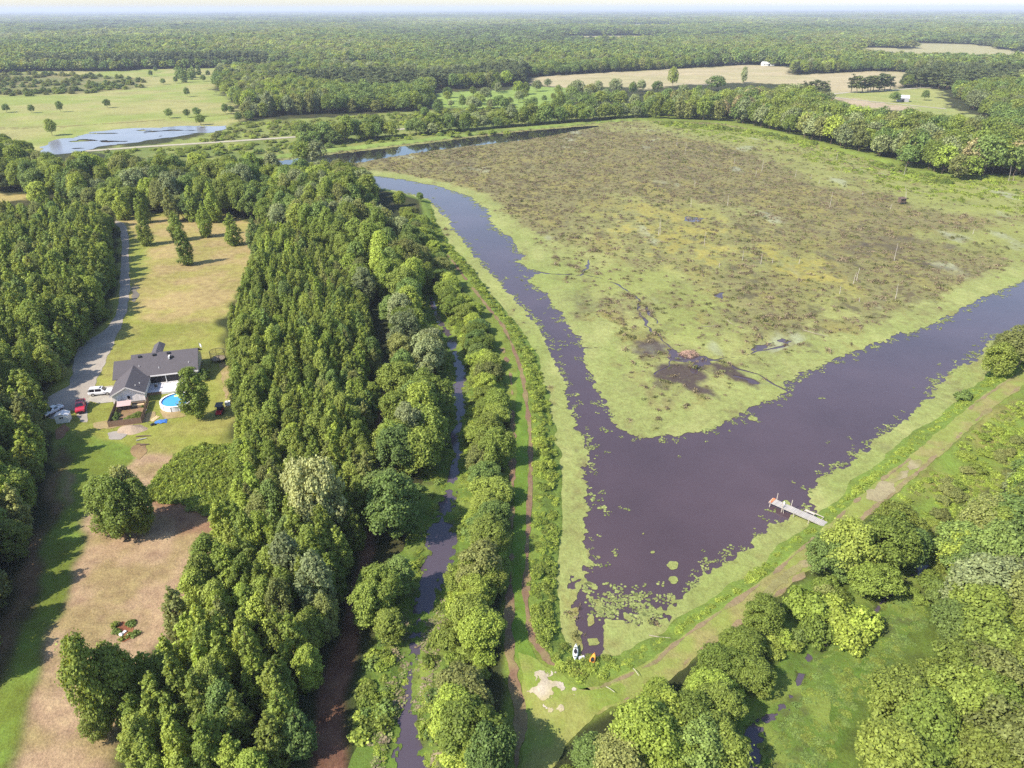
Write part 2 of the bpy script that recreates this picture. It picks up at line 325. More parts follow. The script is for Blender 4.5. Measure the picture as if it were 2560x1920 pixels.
ZONES = [  # polygon, colour, soft edge (m), second colour, size of its patches, its weight
 (GP((-160,340),(-160,165),(0,205),(-20,160),(70,154),(280,154),(300,150),(470,147),(560,142),(810,137),(882,147),(750,152),(600,150),(470,160),(462,190),(500,222),(520,262),(480,280),(300,292),(120,318),(60,330)), MEADOW, 3, A(170,190,80), 40, .8),
 (GP((-160,205),(-60,158),(70,158),(200,162),(310,170),(312,188),(200,200),(60,206)), SCRUB, 6, A(140,150,80), 25, .9),
 (GP((200,322),(640,290),(1010,255),(1200,246),(1390,240),(1390,262),(1230,270),(1100,282),(900,306),(740,324),(600,340),(520,350),(380,345),(240,340)), A(140,158,70), 3, A(175,180,90), 15, .8),
 (GP((520,262),(700,255),(1000,235),(1200,225),(1240,245),(1000,262),(640,297),(330,315),(480,280)), A(165,178,85), 3, A(140,150,65), 12, .8),
 (GP((940,200),(1100,195),(1130,186),(1230,190),(1228,232),(1110,238),(930,232)), A(172,200,90), 3, A(150,180,75), 12, .6),
 (GP((1151,167),(1256,160),(1536,145),(1611,140),(1706,145),(1706,163),(1886,154),(2006,157),(2106,158),(1976,175),(1926,192),(1791,204),(1781,187),(1606,178),(1466,184),(1396,194),(1356,188),(1206,190),(1151,182)), CROP, 3, A(200,195,130), 60, .5),
 (GP((1790,202),(1976,190),(2026,193),(2040,225),(2090,248),(2140,262),(2006,256),(1956,240),(1866,235),(1796,212)), BARNF, 2, A(170,188,95), 20, .6),
 (GP((1800,208),(1850,214),(1975,232),(1985,242),(1900,236),(1815,224)), A(222,200,165), 2, A(200,180,130), 15, .4),
 (GP((1306,62),(1366,55),(1476,55),(1478,61)), A(205,205,140), 5, None, 0, 0),
 (GP((20,49),(70,46),(128,46),(120,49)), A(215,190,160), 5, None, 0, 0),
 (GP((150,48),(215,47),(215,49),(150,50)), A(200,190,150), 5, None, 0, 0),
 (GP((818,104),(895,103),(897,108),(820,108)), A(205,200,150), 3, None, 0, 0),
 (GP((1000,104),(1062,103),(1070,110),(1005,109)), A(205,195,150), 3, None, 0, 0),
 (GP((-60,418),(0,417),(52,421),(70,432),(0,440),(-60,445)), A(205,185,110), 2, None, 0, 0),
 # far channel levee
 (GP((480,358),(620,332),(760,316),(1000,292),(1230,268),(1400,258),(1400,262),(1240,274),(1000,301),(760,328),(620,344),(520,358)), A(165,190,85), 1.5, A(140,165,65), 6, .5),
 (GP((1380,240),(1560,250),(1666,268),(1800,305),(1926,340),(2056,372),(2400,385),(2420,425),(2060,402),(1930,376),(1800,334),(1650,300),(1390,268)), WEED, 3, A(150,175,65), 9, .7),
 # yard, field by the drive, hay field
 (GP((247,462),(480,462),(560,480),(610,512),(585,560),(548,600),(520,640),(470,690),(478,760),(505,860),(500,960),(520,1000),(340,1000),(280,1000),(215,1040),(120,1000),(95,900),(100,860),(180,730),(240,680),(262,600),(258,500)), LAWN, 1.5, A(185,178,92), 9, .8),
 (GP((268,475),(480,466),(560,482),(610,514),(583,560),(546,602),(500,650),(468,690),(400,700),(290,690),(283,640),(300,560),(282,520)), HAY2, 2.5, A(190,184,90), 7, .75),
 (GP((300,500),(330,505),(320,560),(285,640),(284,520)), A(170,180,75), 2.0, None, 0, 0),
 (GP((275,975),(350,985),(400,985),(360,1020),(330,1060),(500,1100),(540,1130),(470,1190),(410,1290),(370,1360),(300,1450),(260,1560),(235,1720),(10,1720),(60,1500),(125,1320),(170,1180),(185,1090),(215,1050)), HAY, 1.5, A(188,166,106), 5, .75),
 (GP((345,1060),(420,1085),(500,1105),(495,1150),(400,1150),(320,1130)), A(180,138,104), 2.5, None, 0, 0),
 (GP((120,960),(150,930),(225,950),(300,975),(220,1050),(190,1090),(172,1180),(120,1330),(60,1500),(8,1700),(-120,1700),(20,1450),(70,1280),(110,1120)), MOWN, 1.0, A(140,170,58), 5, .7),
 (GP((60,1180),(95,1090),(128,960),(150,985),(118,1100),(75,1270),(20,1440),(-60,1600),(-110,1600),(0,1330)), A(150,118,84), 1.5, A(110,100,55), 4, .8),
 (GP((150,1010),(168,1020),(150,1090),(132,1100)), A(178,150,110), 1.2, None, 0, 0),
 # straw floored lane between the woods and the ditch
 (GP((655,1720),(668,1650),(690,1500),(720,1400),(745,1300),(768,1230),(800,1120),(812,960),(822,860),(838,790),(856,800),(846,900),(838,1000),(815,1150),(800,1240),(785,1330),(768,1440),(752,1540),(742,1659),(742,1720)), STRAW, 0.8, A(112,76,58), 3, .7),
 # ditch banks and flats
 (DITCHBANK, A(104,132,46), 1.2, A(130,160,60), 4, .8),
 #((900,580),(960,640),(1010,760),(1030,860),(1025,1000),(1015,1100),(1000,1200),(980,1260),(990,1400),(960,1500),(1000,1720),(770,1720),(775,1560),(800,1420),(830,1330),(880,1270),(900,1150),(940,1040),(955,900),(940,760),(905,660)), A(104,132,46), 1.2, A(130,160,60), 4, .8),
 # levee crown and shoulder
 (GP((895,470),(925,470),(965,540),(1005,600),(1060,680),(1110,740),(1150,820),(1178,900),(1192,1080),(1190,1250),(1186,1350),(1230,1420),(1330,1440),(1430,1400),(1540,1320),(1650,1240),(1740,1165),(1850,1065),(1990,940),(2100,845),(2240,740),(2330,700),(2330,800),(2212,850),(2130,900),(2060,960),(1980,1030),(1890,1100),(1780,1200),(1680,1290),(1590,1365),(1480,1440),(1380,1510),(1260,1580),(1200,1640),(1180,1720),(1085,1720),(1100,1560),(1085,1430),(1080,1330),(1085,1200),(1090,1000),(1090,860),(1075,770),(1030,690),(975,610),(930,540)), WEED, 0.8, A(150,175,65), 3, .7),
 # weedy slope beyond the south levee
 (GP((1890,1100),(1980,1030),(2060,960),(2130,900),(2212,850),(2330,800),(2330,1000),(2212,1000),(2150,1040),(2080,1080),(2030,1140),(2010,1210),(1920,1180)), A(146,172,62), 1.5, A(170,160,85), 7, .8),
 (GP((1560,1420),(1720,1270),(1800,1215),(1900,1130),(2060,1150),(2100,1300),(2010,1480),(1900,1660),(1880,1720),(1440,1720),(1500,1500)), A(120,144,50), 1.2, A(96,112,46), 3, .7),
 # green covered backwater
 (BACKWATER, A(104,136,42), 1.0, A(120,150,50), 3, .7),
 #((1990,1290),(2000,1340),(1960,1400),(1905,1470),(1840,1540),(1800,1640),(1800,1720),(1560,1720),(1600,1600),(1690,1510),(1730,1440),(1800,1370),(1900,1310),(1960,1270)), A(112,146,44), 1.0, A(132,166,56), 3, .7),
]
TRACK_S = GP((1216,1535),(1300,1518),(1360,1492),(1434,1454),(1489,1402),(1585,1336),(1680,1267),(1728,1222),(1800,1160),(1882,1085),(1967,1017),(2047,948),(2127,879),(2212,820),(2420,690))
def far_clearing(x, y):
    r = np.hypot(x, y)
    return ((fbm(x, y * .45, 420, 3, 450) > .78) & (r > 1500)).astype(float)
def ground_col(x, y):
    r = np.hypot(x, y); wob = np.clip(r * 0.012, 0.6, 9)
    qx = x + fbm(x, y, 7, 3, 11) * wob; qy = y + fbm(x, y, 7, 3, 23) * wob
    c = np.tile(FLOOR, (len(x), 1)).astype(float)
    c = blend(c, A(95, 90, 50), sstep(-.2, .8, fbm(x, y, 6, 3, 31)) * 0.8)
    for i, (P, rgb, soft, rgb2, ps, wt) in enumerate(ZONES):
        s = sdf_near(qx, qy, P, 30 + soft * 4)
        k = sstep(-soft, soft, s)
        cc = np.tile(rgb, (len(x), 1)).astype(float)
        if rgb2 is not None:
            cc = blend(cc, rgb2, sstep(-.35, .6, fbm(x, y, ps, 4, 40 + i)) * wt)
        c = c + (cc - c) * k[:, None]
    far_gap = far_clearing(x, y)
    c = blend(c, A(205, 198, 140), far_gap * 1.0)
    # bare soil under the water line
    d = -sdf_near(x, y, POND, 40)
    c = blend(c, A(140, 166, 62), sstep(-1.6, -.9, d) * (1 - sstep(3.0, 5.5, d)) * (r < 420))
    m = np.maximum(-Hh(x, y) - 0.3, 0)
    c = blend(c, A(92, 80, 62), np.clip(m * 4, 0, 1) * (r < 900))
    return c
an = np.concatenate([np.arange(-math.pi, -0.95, 0.06), np.arange(-0.95, 0.95, 0.0026), np.arange(0.95, math.pi, 0.06)])
rn = np.concatenate([[0.5, 8, 20, 35], np.exp(np.arange(math.log(48), math.log(270), 0.0065)), np.exp(np.arange(math.log(270), math.log(1600), 0.008)), np.exp(np.arange(math.log(1600), math.log(60000), 0.04))])
aa, rr = np.meshgrid(an, rn)
gx, gy = (rr * np.sin(aa)).ravel(), (rr * np.cos(aa)).ravel()
M_GROUND = col_mat('ground_soil_and_grass', 0.95, 0.42, (0.04, 0.45, 2.6), 0.6)
gme = new_mesh('ground', np.stack([gx, gy, Hh(gx, gy)], 1), grid_faces(len(rn), len(an), True)[:, ::-1], M_GROUND, True, ground_col(gx, gy))
ground = tag(link('ground', gme), kind='structure')
# ---------------------------------------------------------------- water
WZ = -0.25
def flat_poly(name, P, z, mat):
    bm = bmesh.new(); vs = [bm.verts.new((p[0], p[1], z)) for p in P]; bm.faces.new(vs)
    bmesh.ops.triangulate(bm, faces=bm.faces[:]); bmesh.ops.recalc_face_normals(bm, faces=bm.faces[:])
    me = bpy.data.meshes.new(name); bm.to_mesh(me); bm.free()
    if len(me.polygons) and sum(p.normal.z for p in me.polygons) < 0: me.flip_normals()
    me.materials.append(mat); return link(name, me)
M_WATER = water_mat('pond_water', (0.064, 0.043, 0.051), 0.09, 0.06, .65)
M_DITCH = water_mat('ditch_water', (0.070, 0.055, 0.072), 0.10, 0.04, 0.7)
X, Y = region(POND, 4, 0.004, 0.012)
tag(march('pond_water', X, Y, sdf(X.ravel(), Y.ravel(), POND).reshape(X.shape) + 1.2, WZ, M_WATER), kind='structure')
for nm, P, W in (('ditch_water', CREEK, CREEKW), ('backwater_channel', CREEK2, CREEK2W)):
    X, Y = region(P, 8, 0.003, 0.008)
    f = ribbon_d(X.ravel(), Y.ravel(), P, W, 25) + 1.0
    tag(march(nm, X, Y, f.reshape(X.shape), -0.45, M_DITCH), kind='structure')
X, Y = region(MEADOWPOND, 12, 0.0016, 0.004)
f = sdf(X.ravel(), Y.ravel(), MEADOWPOND) + 5 + fbm(X.ravel(), Y.ravel(), 18, 3, 5) * 5
f = np.minimum(f, 2.2 - fbm(X.ravel() * 0.5, Y.ravel(), 7, 3, 6) * 4.0)
tag(march('meadow_water', X, Y, f.reshape(X.shape), 0.12, water_mat('meadow_water', (0.16, 0.16, 0.20), 0.22, 0.05, 0.6)), kind='structure')
X, Y = region(FARCH, 6, 0.0012, 0.003)
f = sdf(X.ravel(), Y.ravel(), FARCH) + 4
tag(march('channel_water', X, Y, f.reshape(X.shape), WZ + 0.03, water_mat('channel_water', (0.018, 0.016, 0.022), 0.04, 0.015, .7)), kind='structure')
# ---------------------------------------------------------------- floating mats and marsh
def poly_w(x, y, P, soft): return sstep(-soft, soft, sdf_near(x, y, P, soft * 1.5))
MZ = {
 'brown': [GP((750,345),(1000,305),(1270,280),(1420,290),(1560,330),(1480,390),(1330,410),(1240,470),(1180,500),(1110,490),(1070,440),(920,392)),
           GP((1330,300),(1640,300),(1800,360),(1820,430),(1560,440),(1330,410)), GP((1650,360),(1880,370),(1960,460),(2100,470),(2212,520),(2212,600),(2000,680),(1900,660),(1800,560),(1650,500)),
           GP((1560,600),(1700,610),(1760,700),(1900,690),(1880,730),(1740,720),(1600,680))],
 'yellow': [GP((1290,440),(1420,430),(1560,470),(1700,520),(1740,570),(1600,590),(1440,570),(1300,520)), GP((1330,340),(1420,350),(1500,420),(1400,430)), GP((1640,540),(1830,560),(1900,620),(1760,640),(1640,600))],
 'green': [GP((1390,262),(1640,282),(1740,305),(1960,375),(2300,388),(2300,470),(2050,460),(1900,420),(1760,400),(1620,330),(1450,290)), GP((1960,500),(2300,480),(2300,570),(2100,560))],
 'mud': [GP((1375,735),(1425,730),(1445,765),(1400,770),(1365,755)), GP((1440,775),(1510,778),(1535,860),(1490,850),(1410,805)), GP((1510,778),(1600,800),(1645,825),(1625,835),(1540,810)),
         GP((1850,525),(1960,510),(2000,530),(1900,548),(1830,548)), GP((1230,630),(1290,632),(1300,650),(1240,655))],
}
def marsh_parts(x, y):
    big = fbm(x, y * 0.55, 16, 4, 71); mid = fbm(x, y * 0.6, 5, 4, 72); fine = fbm(x, y * 0.8, 1.6, 3, 73)
    g = np.maximum.reduce([poly_w(x, y, P, 16) for P in MZ['brown']])
    ye = np.maximum.reduce([poly_w(x, y, P, 14) for P in MZ['yellow']])
    gr = np.maximum.reduce([poly_w(x, y, P, 10) for P in MZ['green']])
    qx, qy = x + fbm(x, y, 5, 3, 74) * 3.0, y + fbm(x, y, 5, 3, 75) * 3.0
    mud = np.maximum.reduce([poly_w(qx, qy, P, 1.8) for P in MZ['mud'][:3]] + [poly_w(x + fbm(x, y, 20, 3, 74) * 12, y + fbm(x, y, 12, 3, 75) * 9, P, 9) for P in MZ['mud'][3:]], dtype=float) if False else np.maximum.reduce([poly_w(qx, qy, P, 1.8) for P in MZ['mud'][:3]] + [.75 * poly_w(x + fbm(x, y, 14, 4, 74, .7) * 16, y + fbm(x, y, 9, 4, 75, .7) * 12, P, 12) for P in MZ['mud'][3:]])
    edge = -sdf_near(x, y, OPEN, 40)
    inner = sstep(4, 16, edge)
    brown = inner * (0.42 + 0.56 * g) * (1 - 0.7 * gr)
    return big, mid, fine, brown, ye * inner, gr, mud, edge
def marsh_col(x, y):
    big, mid, fine, brown, ye, gr, mud, edge = marsh_parts(x, y)
    bank = -sdf_near(x, y, POND, 60)
    c = np.tile(A(180,190,104), (len(x), 1)).astype(float)
    c = blend(c, A(198,202,120), sstep(0, .7, mid) * 0.6)
    c = blend(c, A(166,182,88), sstep(-.1, .7, big) * 0.6)
    c = blend(c, A(174,184,92), gr * 0.9)
    c = blend(c, A(200,178,66), np.clip((.12 * (edge > 14) + ye) * sstep(-.25, .5, big * .5 + mid * .7 + fine * .4), 0, 1) * 0.62)
    k = sstep(0.75, -0.45, big * 0.4 + mid * 0.75 + fine * 0.55 + 0.95 - brown * 1.75)
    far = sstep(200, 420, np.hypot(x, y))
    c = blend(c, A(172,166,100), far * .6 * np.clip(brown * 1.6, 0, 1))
    c = blend(c, A(152,138,92), k * 0.62)
    c = blend(c, A(182,172,84), sstep(-.3, .7, fbm(x, y * .5, 9, 3, 78)) * .55 * k)
    c = blend(c, A(116,100,78), sstep(.05, .6, fine * .8 + mid * .5) * k * 0.75)
    c = blend(c, A(96,86,74), sstep(.35, .65, fbm(x, y * .5, 4.5, 4, 79, .65)) * k * .6)
    c = blend(c, A(106,92,84), np.clip(mud * 1.1 - 0.2 * sstep(.3, .8, fine), 0, 1))
    c = blend(c, A(200,206,170), sstep(.60, .95, fbm(x, y * 0.4, 14, 4, 77)) * (edge > 12) * 0.6)
    return c
def rag(x, y, s=1.0):
    """ragged lily-pad fringe"""
    return fbm(x, y, 5.0 * s, 2, 81) * 0.8 + fbm(x, y, 1.5 * s, 2, 82) * 0.8 + fbm(x, y, .6 * s, 2, 86) * 0.6
CL = [(GP((1165,587),(1200,592),(1255,594),(1268,580),(1272,560)), .55), (GP((1262,592),(1300,600),(1335,615),(1362,632),(1376,645),(1390,690),(1412,712),(1428,735),(1460,755)), .6), (GP((1395,660),(1412,685),(1425,700)), .4),
      (GP((1252,748),(1290,750),(1340,758),(1400,765),(1446,772)), .45), (GP((1500,768),(1548,778),(1590,792),(1640,808),(1705,846)), .55), (GP((1590,812),(1620,818),(1640,826)), .8), (GP((1520,778),(1600,770),(1660,752),(1700,742)), .45),
      (GP((1410,805),(1420,800),(1440,790),(1446,772)), .4)]
POOLS = [GP((1443,752),(1470,758),(1530,770),(1535,785),(1515,790),(1505,806),(1490,800),(1498,785),(1440,775)), GP((1630,745),(1672,738),(1660,750),(1625,756)), GP((1688,728),(1712,736),(1700,742),(1680,736)), GP((1540,636),(1562,630),(1560,645)),
         GP((1480,465),(1520,470),(1510,480),(1478,476))]
X, Y = region(POND, 3, 0.0014, 0.0030)
x, y = X.ravel(), Y.ravel()
so = sdf_near(x, y, OPEN, 45); rg = rag(x, y)
f = -so + rg * np.where(sstep(0, 1, fbm(x, y, 30, 2, 83)) > .5, 1.3, 0.8) - 0.2
# torn edge where pads break up
tear = sdf_near(x, y, GP((1262,1235),(1300,1262),(1366,1285),(1434,1300),(1420,1330),(1370,1345),(1320,1335),(1275,1310),(1252,1270)), 8)
f = np.where(tear > -2, np.minimum(f, 0.5 + fbm(x, y, 1.3, 3, 84) * 2.0 - 0.9 * sstep(-2, 2, tear) + np.where(so > 0, -so * .2, 0)), f)
f = np.minimum(f, -sdf_near(x, y, FARCH, 10) + rg * 1.6 - 1.5)
for P in (HOLE, HOLE2): f = np.minimum(f, -sdf_near(x, y, P, 6) + rg * 0.35)
isl = sdf_near(x, y, GP((1266,1335),(1280,1325),(1288,1345),(1270,1352)), 6); f = np.maximum(f, np.minimum(0.3, isl + rg * .3))
isl = sdf_near(x, y, GP((1268,1378),(1292,1374),(1296,1388),(1272,1392)), 6); f = np.maximum(f, np.minimum(0.3, isl + rg * .2))
for P, wd in CL: f = np.minimum(f, line_near(x + fbm(x, y, 4, 2, 87) * .8, y + fbm(x, y, 4, 2, 88) * .8, P, 9) - .75 * wd * (0.8 + 0.5 * fbm(x, y, 6, 2, 85)))
for P in POOLS: f = np.minimum(f, -sdf_near(x, y, P, 8) + rg * .5)
# small rafts adrift in the open water
rng = np.random.default_rng(5)
for u, v, s in [(1627,903,1.1),(1600,905,.25),(1456,1218,1.0),(1452,1250,.8),(1500,1180,.3),(1630,1140,.5),(1640,1152,.4),(1390,1150,.3),(1410,1190,.3),(1480,1235,.3),(1290,1200,.4),(1286,1110,.5),(1285,990,.5),(1250,850,.4),(1700,1085,.4),(2100,812,.5)]:
    px, py = G(u, v); k = (np.abs(x - px) < 5) & (np.abs(y - py) < 5)
    f[k] = np.maximum(f[k], s - np.hypot(x[k] - px, (y[k] - py)) + rg[k] * .35)
f = np.minimum(f, sdf_near(x, y, POND, 5) + 1.0)
M_MARSH = col_mat('marsh_mat', 0.9, 0.36, (0.07, 0.6, 2.6), 0.5, 0.2)
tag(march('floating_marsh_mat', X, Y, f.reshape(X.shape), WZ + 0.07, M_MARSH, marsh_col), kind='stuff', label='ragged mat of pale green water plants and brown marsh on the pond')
marsh_f = (x[f > 1], y[f > 1])
# creek pads and backwater pads
def pad_col(x, y):
    c = np.tile(A(120,150,50), (len(x), 1)).astype(float)
    c = blend(c, A(150,170,66), sstep(-.3, .6, fbm(x, y, 4, 4, 91)))
    return blend(c, A(104,104,62), sstep(.1, .8, fbm(x, y, 2.2, 4, 92)) * .6)
M_PADS = col_mat('ditch_pads', 0.9, 0.3, (0.2, 1.2, 4.0), 0.5, 0.2)
for nm, P, W, lb, sd in (('ditch_pads', CREEK, CREEKW, 'low green water plants crowding both edges of the narrow ditch', 0), ('backwater_pads', CREEK2, CREEK2W, 'bright green water plants covering the backwater below the dock', 7)):
    X, Y = region(P, 9, 0.0018, 0.005); x, y = X.ravel(), Y.ravel()
    r = ribbon_d(x, y, P, W, 25)
    f = -r + .8 + fbm(x, y, 3.0, 3, 95 + sd) * 1.3 + fbm(x, y, 0.7, 3, 96 + sd) * 1.1
    f = np.minimum(f, r + 4.0 + 1.5 * fbm(x, y, 3, 2, 97))
    tag(march(nm, X, Y, f.reshape(X.shape), 0.0, M_PADS, pad_col, lambda a, b: np.maximum(Hh(a, b) + 0.05, -0.38)), kind='stuff', label=lb)
# ---------------------------------------------------------------- drives, tracks
M_GRAVEL = col_mat('gravel', 0.95, 0.16, (0.1, 0.6, 5.0), 0.3)
M_DIRT = col_mat('bare_dirt', 0.95, 0.26, (0.1, 0.8, 3.0), 0.4)
def flat_col(rgb, rgb2=None, s=4, sd=0):
    def fn(x, y):
        c = np.tile(rgb, (len(x), 1)).astype(float)
        return c if rgb2 is None else blend(c, rgb2, sstep(-.4, .6, fbm(x, y, s, 3, 100 + sd)))
    return fn
def patch(name, P, rgb, rgb2=None, amp=0.4, z=0.05, mat=None, kind='structure', label=None, sc=3.0, sd=0, da=0.0016, dl=0.005):
    X, Y = region(P, 2, da, dl); x, y = X.ravel(), Y.ravel()
    f = sdf(x, y, P) + (fbm(x, y, sc, 4, 110 + sd)) * amp
    o = march(name, X, Y, f.reshape(X.shape), z, mat or M_DIRT, flat_col(rgb, rgb2, 4, sd), Hh)
    return tag(o, kind=kind, label=label) if o else None
def track(name, P, hw, rgb, rgb2, amp=0.5, z=0.06, gaps=0.0, sd=0, mat=None):
    X, Y = region(P, 6, 0.0018, 0.005); x, y = X.ravel(), Y.ravel()
    f = hw - seg_dist(x, y, P) + fbm(x, y, 2.5, 4, 130 + sd) * amp - gaps * sstep(.0, .6, fbm(x, y, 9, 2, 131 + sd))
    return tag(march(name, X, Y, f.reshape(X.shape), z, mat or M_DIRT, flat_col(rgb, rgb2, 3, sd), Hh), kind='structure')
DRIVE = GP((247,474),(258,479),(269,482),(277,503),(279,560),(281,615),(275,666),(262,706),(242,750),(225,790),(210,820),(206,838),(195,862),(190,880),(191,914),(172,912),(166,890),(150,885),(140,905),(108,905),(96,880),(104,857),(148,834),(158,800),(158,776),(170,752),(188,736),(215,722),(232,710),(249,682),(257,649),(260,588),(264,531),(260,493),(249,484))
patch('gravel_drive', DRIVE, A(200,188,174), A(216,204,188), 0.35, 0.04, M_GRAVEL, sd=1)
patch('concrete_apron', GP((190,866),(204,838),(246,833),(252,868),(214,872)), A(228,220,204), A(214,206,192), 0.02, 0.09, M_GRAVEL, sd=2)
RED, RED2 = A(162,130,102), A(172,152,104)
RUT_E = GP((915,495),(940,525),(980,572),(1000,600),(1050,665),(1088,712),(1106,752),(1124,800),(1131,829),(1140,900),(1144,929),(1146,1000),(1145,1069),(1139,1179),(1136,1304),(1142,1350),(1154,1392),(1186,1442),(1230,1460))
RUT_W = GP((1085,760),(1100,800),(1107,859),(1108,945),(1107,1079),(1105,1160),(1105,1229),(1097,1354),(1102,1429),(1116,1504),(1127,1554),(1118,1620),(1110,1720))
track('dirt_rut', RUT_E, 0.44, RED, RED2, 0.35, 0.06, 0.3, 1)
track('dirt_rut', RUT_W, 0.50, RED, RED2, 0.55, 0.07, 0.5, 2)
GRASSY, GRASSY2 = A(172,184,86), A(146,174,60)
track('grassy_lane', GP((1128,800),(1126,900),(1127,1000),(1126,1150),(1122,1300),(1122,1400),(1150,1460),(1200,1500),(1260,1510)), 1.2, A(134,168,52), A(120,154,44), 0.3, 0.05, 0, 3)
track('levee_track', TRACK_S, 1.9, GRASSY, A(184,176,104), 0.4, 0.05, 0, 4)
off = lambda P, d: P + d * np.stack([-(np.gradient(P[:, 1])), np.gradient(P[:, 0])], 1) / np.hypot(*np.gradient(P, axis=0).T)[:, None]
track('dirt_rut', off(TRACK_S[1:], -1.5), 0.30, A(182,158,120), A(176,166,104), 0.5, 0.07, 0.8, 5)
track('dirt_rut', off(TRACK_S[1:], 1.5), 0.22, A(178,156,116), A(172,166,104), 0.4, 0.07, 0.8, 6)
patch('track_gravel', GP((1650,1275),(1725,1218),(1752,1218),(1730,1245),(1690,1280),(1655,1295)), A(198,182,138), A(178,172,108), 1.2, 0.09, sd=8)
patch('track_gravel', GP((1860,1090),(1900,1055),(1950,1020),(1985,1000),(1990,1015),(1940,1055),(1895,1088)), A(200,186,142), A(178,172,108), 1.3, 0.09, sd=9)
patch('corner_grass', GP((1120,1420),(1160,1440),(1215,1470),(1260,1500),(1300,1500),(1340,1490),(1350,1520),(1290,1545),(1235,1590),(1190,1659),(1150,1720),(1120,1720),(1135,1560)), A(160,182,70), A(178,182,92), 0.5, 0.055, sd=10)
patch('sand_patch', GP((1161,1459),(1180,1470),(1190,1465),(1196,1490),(1230,1490),(1226,1505),(1205,1512),(1200,1545),(1188,1520),(1172,1525),(1155,1500),(1165,1492)), A(236,222,200), A(214,200,150), 1.5, 0.10, sc=0.9, sd=11, da=.0008, dl=.0016)
patch('sand_patch', GP((1172,1530),(1186,1532),(1184,1540),(1172,1538)), A(240,226,208), None, 0.3, 0.10, sc=1.2, sd=12)
patch('bare_soil', GP((1233,1455),(1262,1452),(1262,1472),(1236,1470)), A(186,146,108), A(166,128,92), 0.4, 0.10, sc=1.2, sd=13)
patch('bare_soil', GP((252,1355),(265,1342),(288,1346),(290,1372),(268,1384),(254,1375)), A(186,120,84), A(170,105,75), 0.4, 0.05, sc=1.2, sd=14)
patch('bare_soil', GP((285,962),(312,958),(318,975),(300,992),(282,985)), A(192,160,112), A(160,130,95), 0.4, 0.05, sc=1.2, sd=15)
patch('bare_soil', GP((475,780),(494,790),(498,850),(488,862),(478,820)), A(208,180,130), A(190,176,100), 0.5, 0.05, sc=1.5, sd=16)
patch('bare_soil', GP((352,880),(390,885),(400,900),(360,905),(345,892)), A(206,180,128), A(190,170,104), 0.5, 0.05, sc=1.5, sd=17)
patch('bare_soil', GP((245,905),(300,905),(330,890),(335,905),(300,915),(240,925),(210,925),(200,915)), A(205,182,130), A(196,176,110), 0.6, 0.05, sc=1.5, sd=18)
patch('bare_soil', GP((118,930),(140,915),(150,925),(140,945),(122,950)), A(186,140,104), None, 0.4, 0.05, sc=1.5, sd=19)
patch('gravel_spill', GP((232,936),(262,930),(276,938),(262,950),(235,950)), A(188,178,172), A(206,196,184), 0.3, 0.06, M_GRAVEL, sc=1.2, sd=20)
patch('puddle', GP((285,618),(300,616),(300,636),(292,652),(284,650)), A(150,142,132), A(170,160,130), 0.8, 0.05, M_GRAVEL, sc=2, sd=21)
# far roads
M_ROAD = M_GRAVEL
track('gravel_road', GP((195,326),(300,318),(460,308),(640,296),(700,290),(860,280),(1010,266),(1180,252),(1290,240)), 3.2, A(226,216,190), A(214,204,176), 0.4, 0.15, 0, 30, M_ROAD)
track('farm_track', GP((-160,278),(0,276),(140,273),(300,263),(420,253),(505,246)), 1.6, A(176,160,98), A(190,180,104), 0.8, 0.12, 0.6, 31)
track('farm_track', GP((-160,282),(0,279),(140,276)), 1.2, A(176,160,98), None, 0.6, 0.12, 0.6, 32)
track('farm_lane', GP((1765,207),(1830,200),(1900,197),(1985,190),(2020,190),(2060,191)), 2.6, A(232,222,204), A(216,206,180), 0.4, 0.14, 0, 33, M_ROAD)
track('farm_lane', GP((1785,208),(1850,216),(1930,224),(2000,231),(2040,235)), 2.4, A(228,216,196), A(212,202,176), 0.5, 0.14, 0, 34, M_ROAD)
track('farm_lane', GP((1461,181),(1500,182),(1540,184)), 2.0, A(228,216,196), None, 0.5, 0.14, 0, 35, M_ROAD)
# ================================================================ trees
LEAF = {
 'mid':   leaf_mat('leaf_mid_green', (0.178, 0.246, 0.045), (0.250, 0.301, 0.059), .42),
 'dark':  leaf_mat('leaf_dark_green', (0.130, 0.200, 0.048), (0.182, 0.248, 0.059), 0.30),
 'lime':  leaf_mat('leaf_yellow_green', (0.263, 0.352, 0.057), (0.327, 0.397, 0.068), 0.38),
 'olive': leaf_mat('leaf_olive_green', (0.198, 0.230, 0.066), (0.252, 0.272, 0.084), .40),
 'grey':  leaf_mat('leaf_grey_green', (0.203, 0.250, 0.106), (0.258, 0.295, 0.129), 0.30),
 'cream': leaf_mat('leaf_cream_tips', (0.241, 0.275, 0.113), (0.290, 0.310, 0.125), 0.30),
 'tan':   leaf_mat('leaf_tan_tips', (0.293, 0.262, 0.124), (0.352, 0.299, 0.138), 0.25),
 'needle': leaf_mat('pine_needles', (0.074, 0.101, 0.034), (0.110, 0.130, 0.041), 0.12),
}
TINTWORD = {'mid': 'mid green', 'dark': 'dark green', 'lime': 'yellow green', 'olive': 'olive green', 'grey': 'grey green', 'cream': 'cream tipped', 'tan': 'tan tipped', 'needle': 'dark needled'}
M_BARK = paint('bark', (0.14, 0.105, 0.08), 0.9, 0, 0.3, 3, 0.1)
M_GREYBARK = paint('grey_log', (.30, .26, .21), 0.9, 0, 0.25, 3, 0.1)
M_PALEBARK = paint('bleached_wood', (0.43, 0.39, 0.34), 0.9, 0, 0.2, 3, 0.1)
def unit(v): return v / (np.linalg.norm(v, axis=1, keepdims=True) + 1e-9)
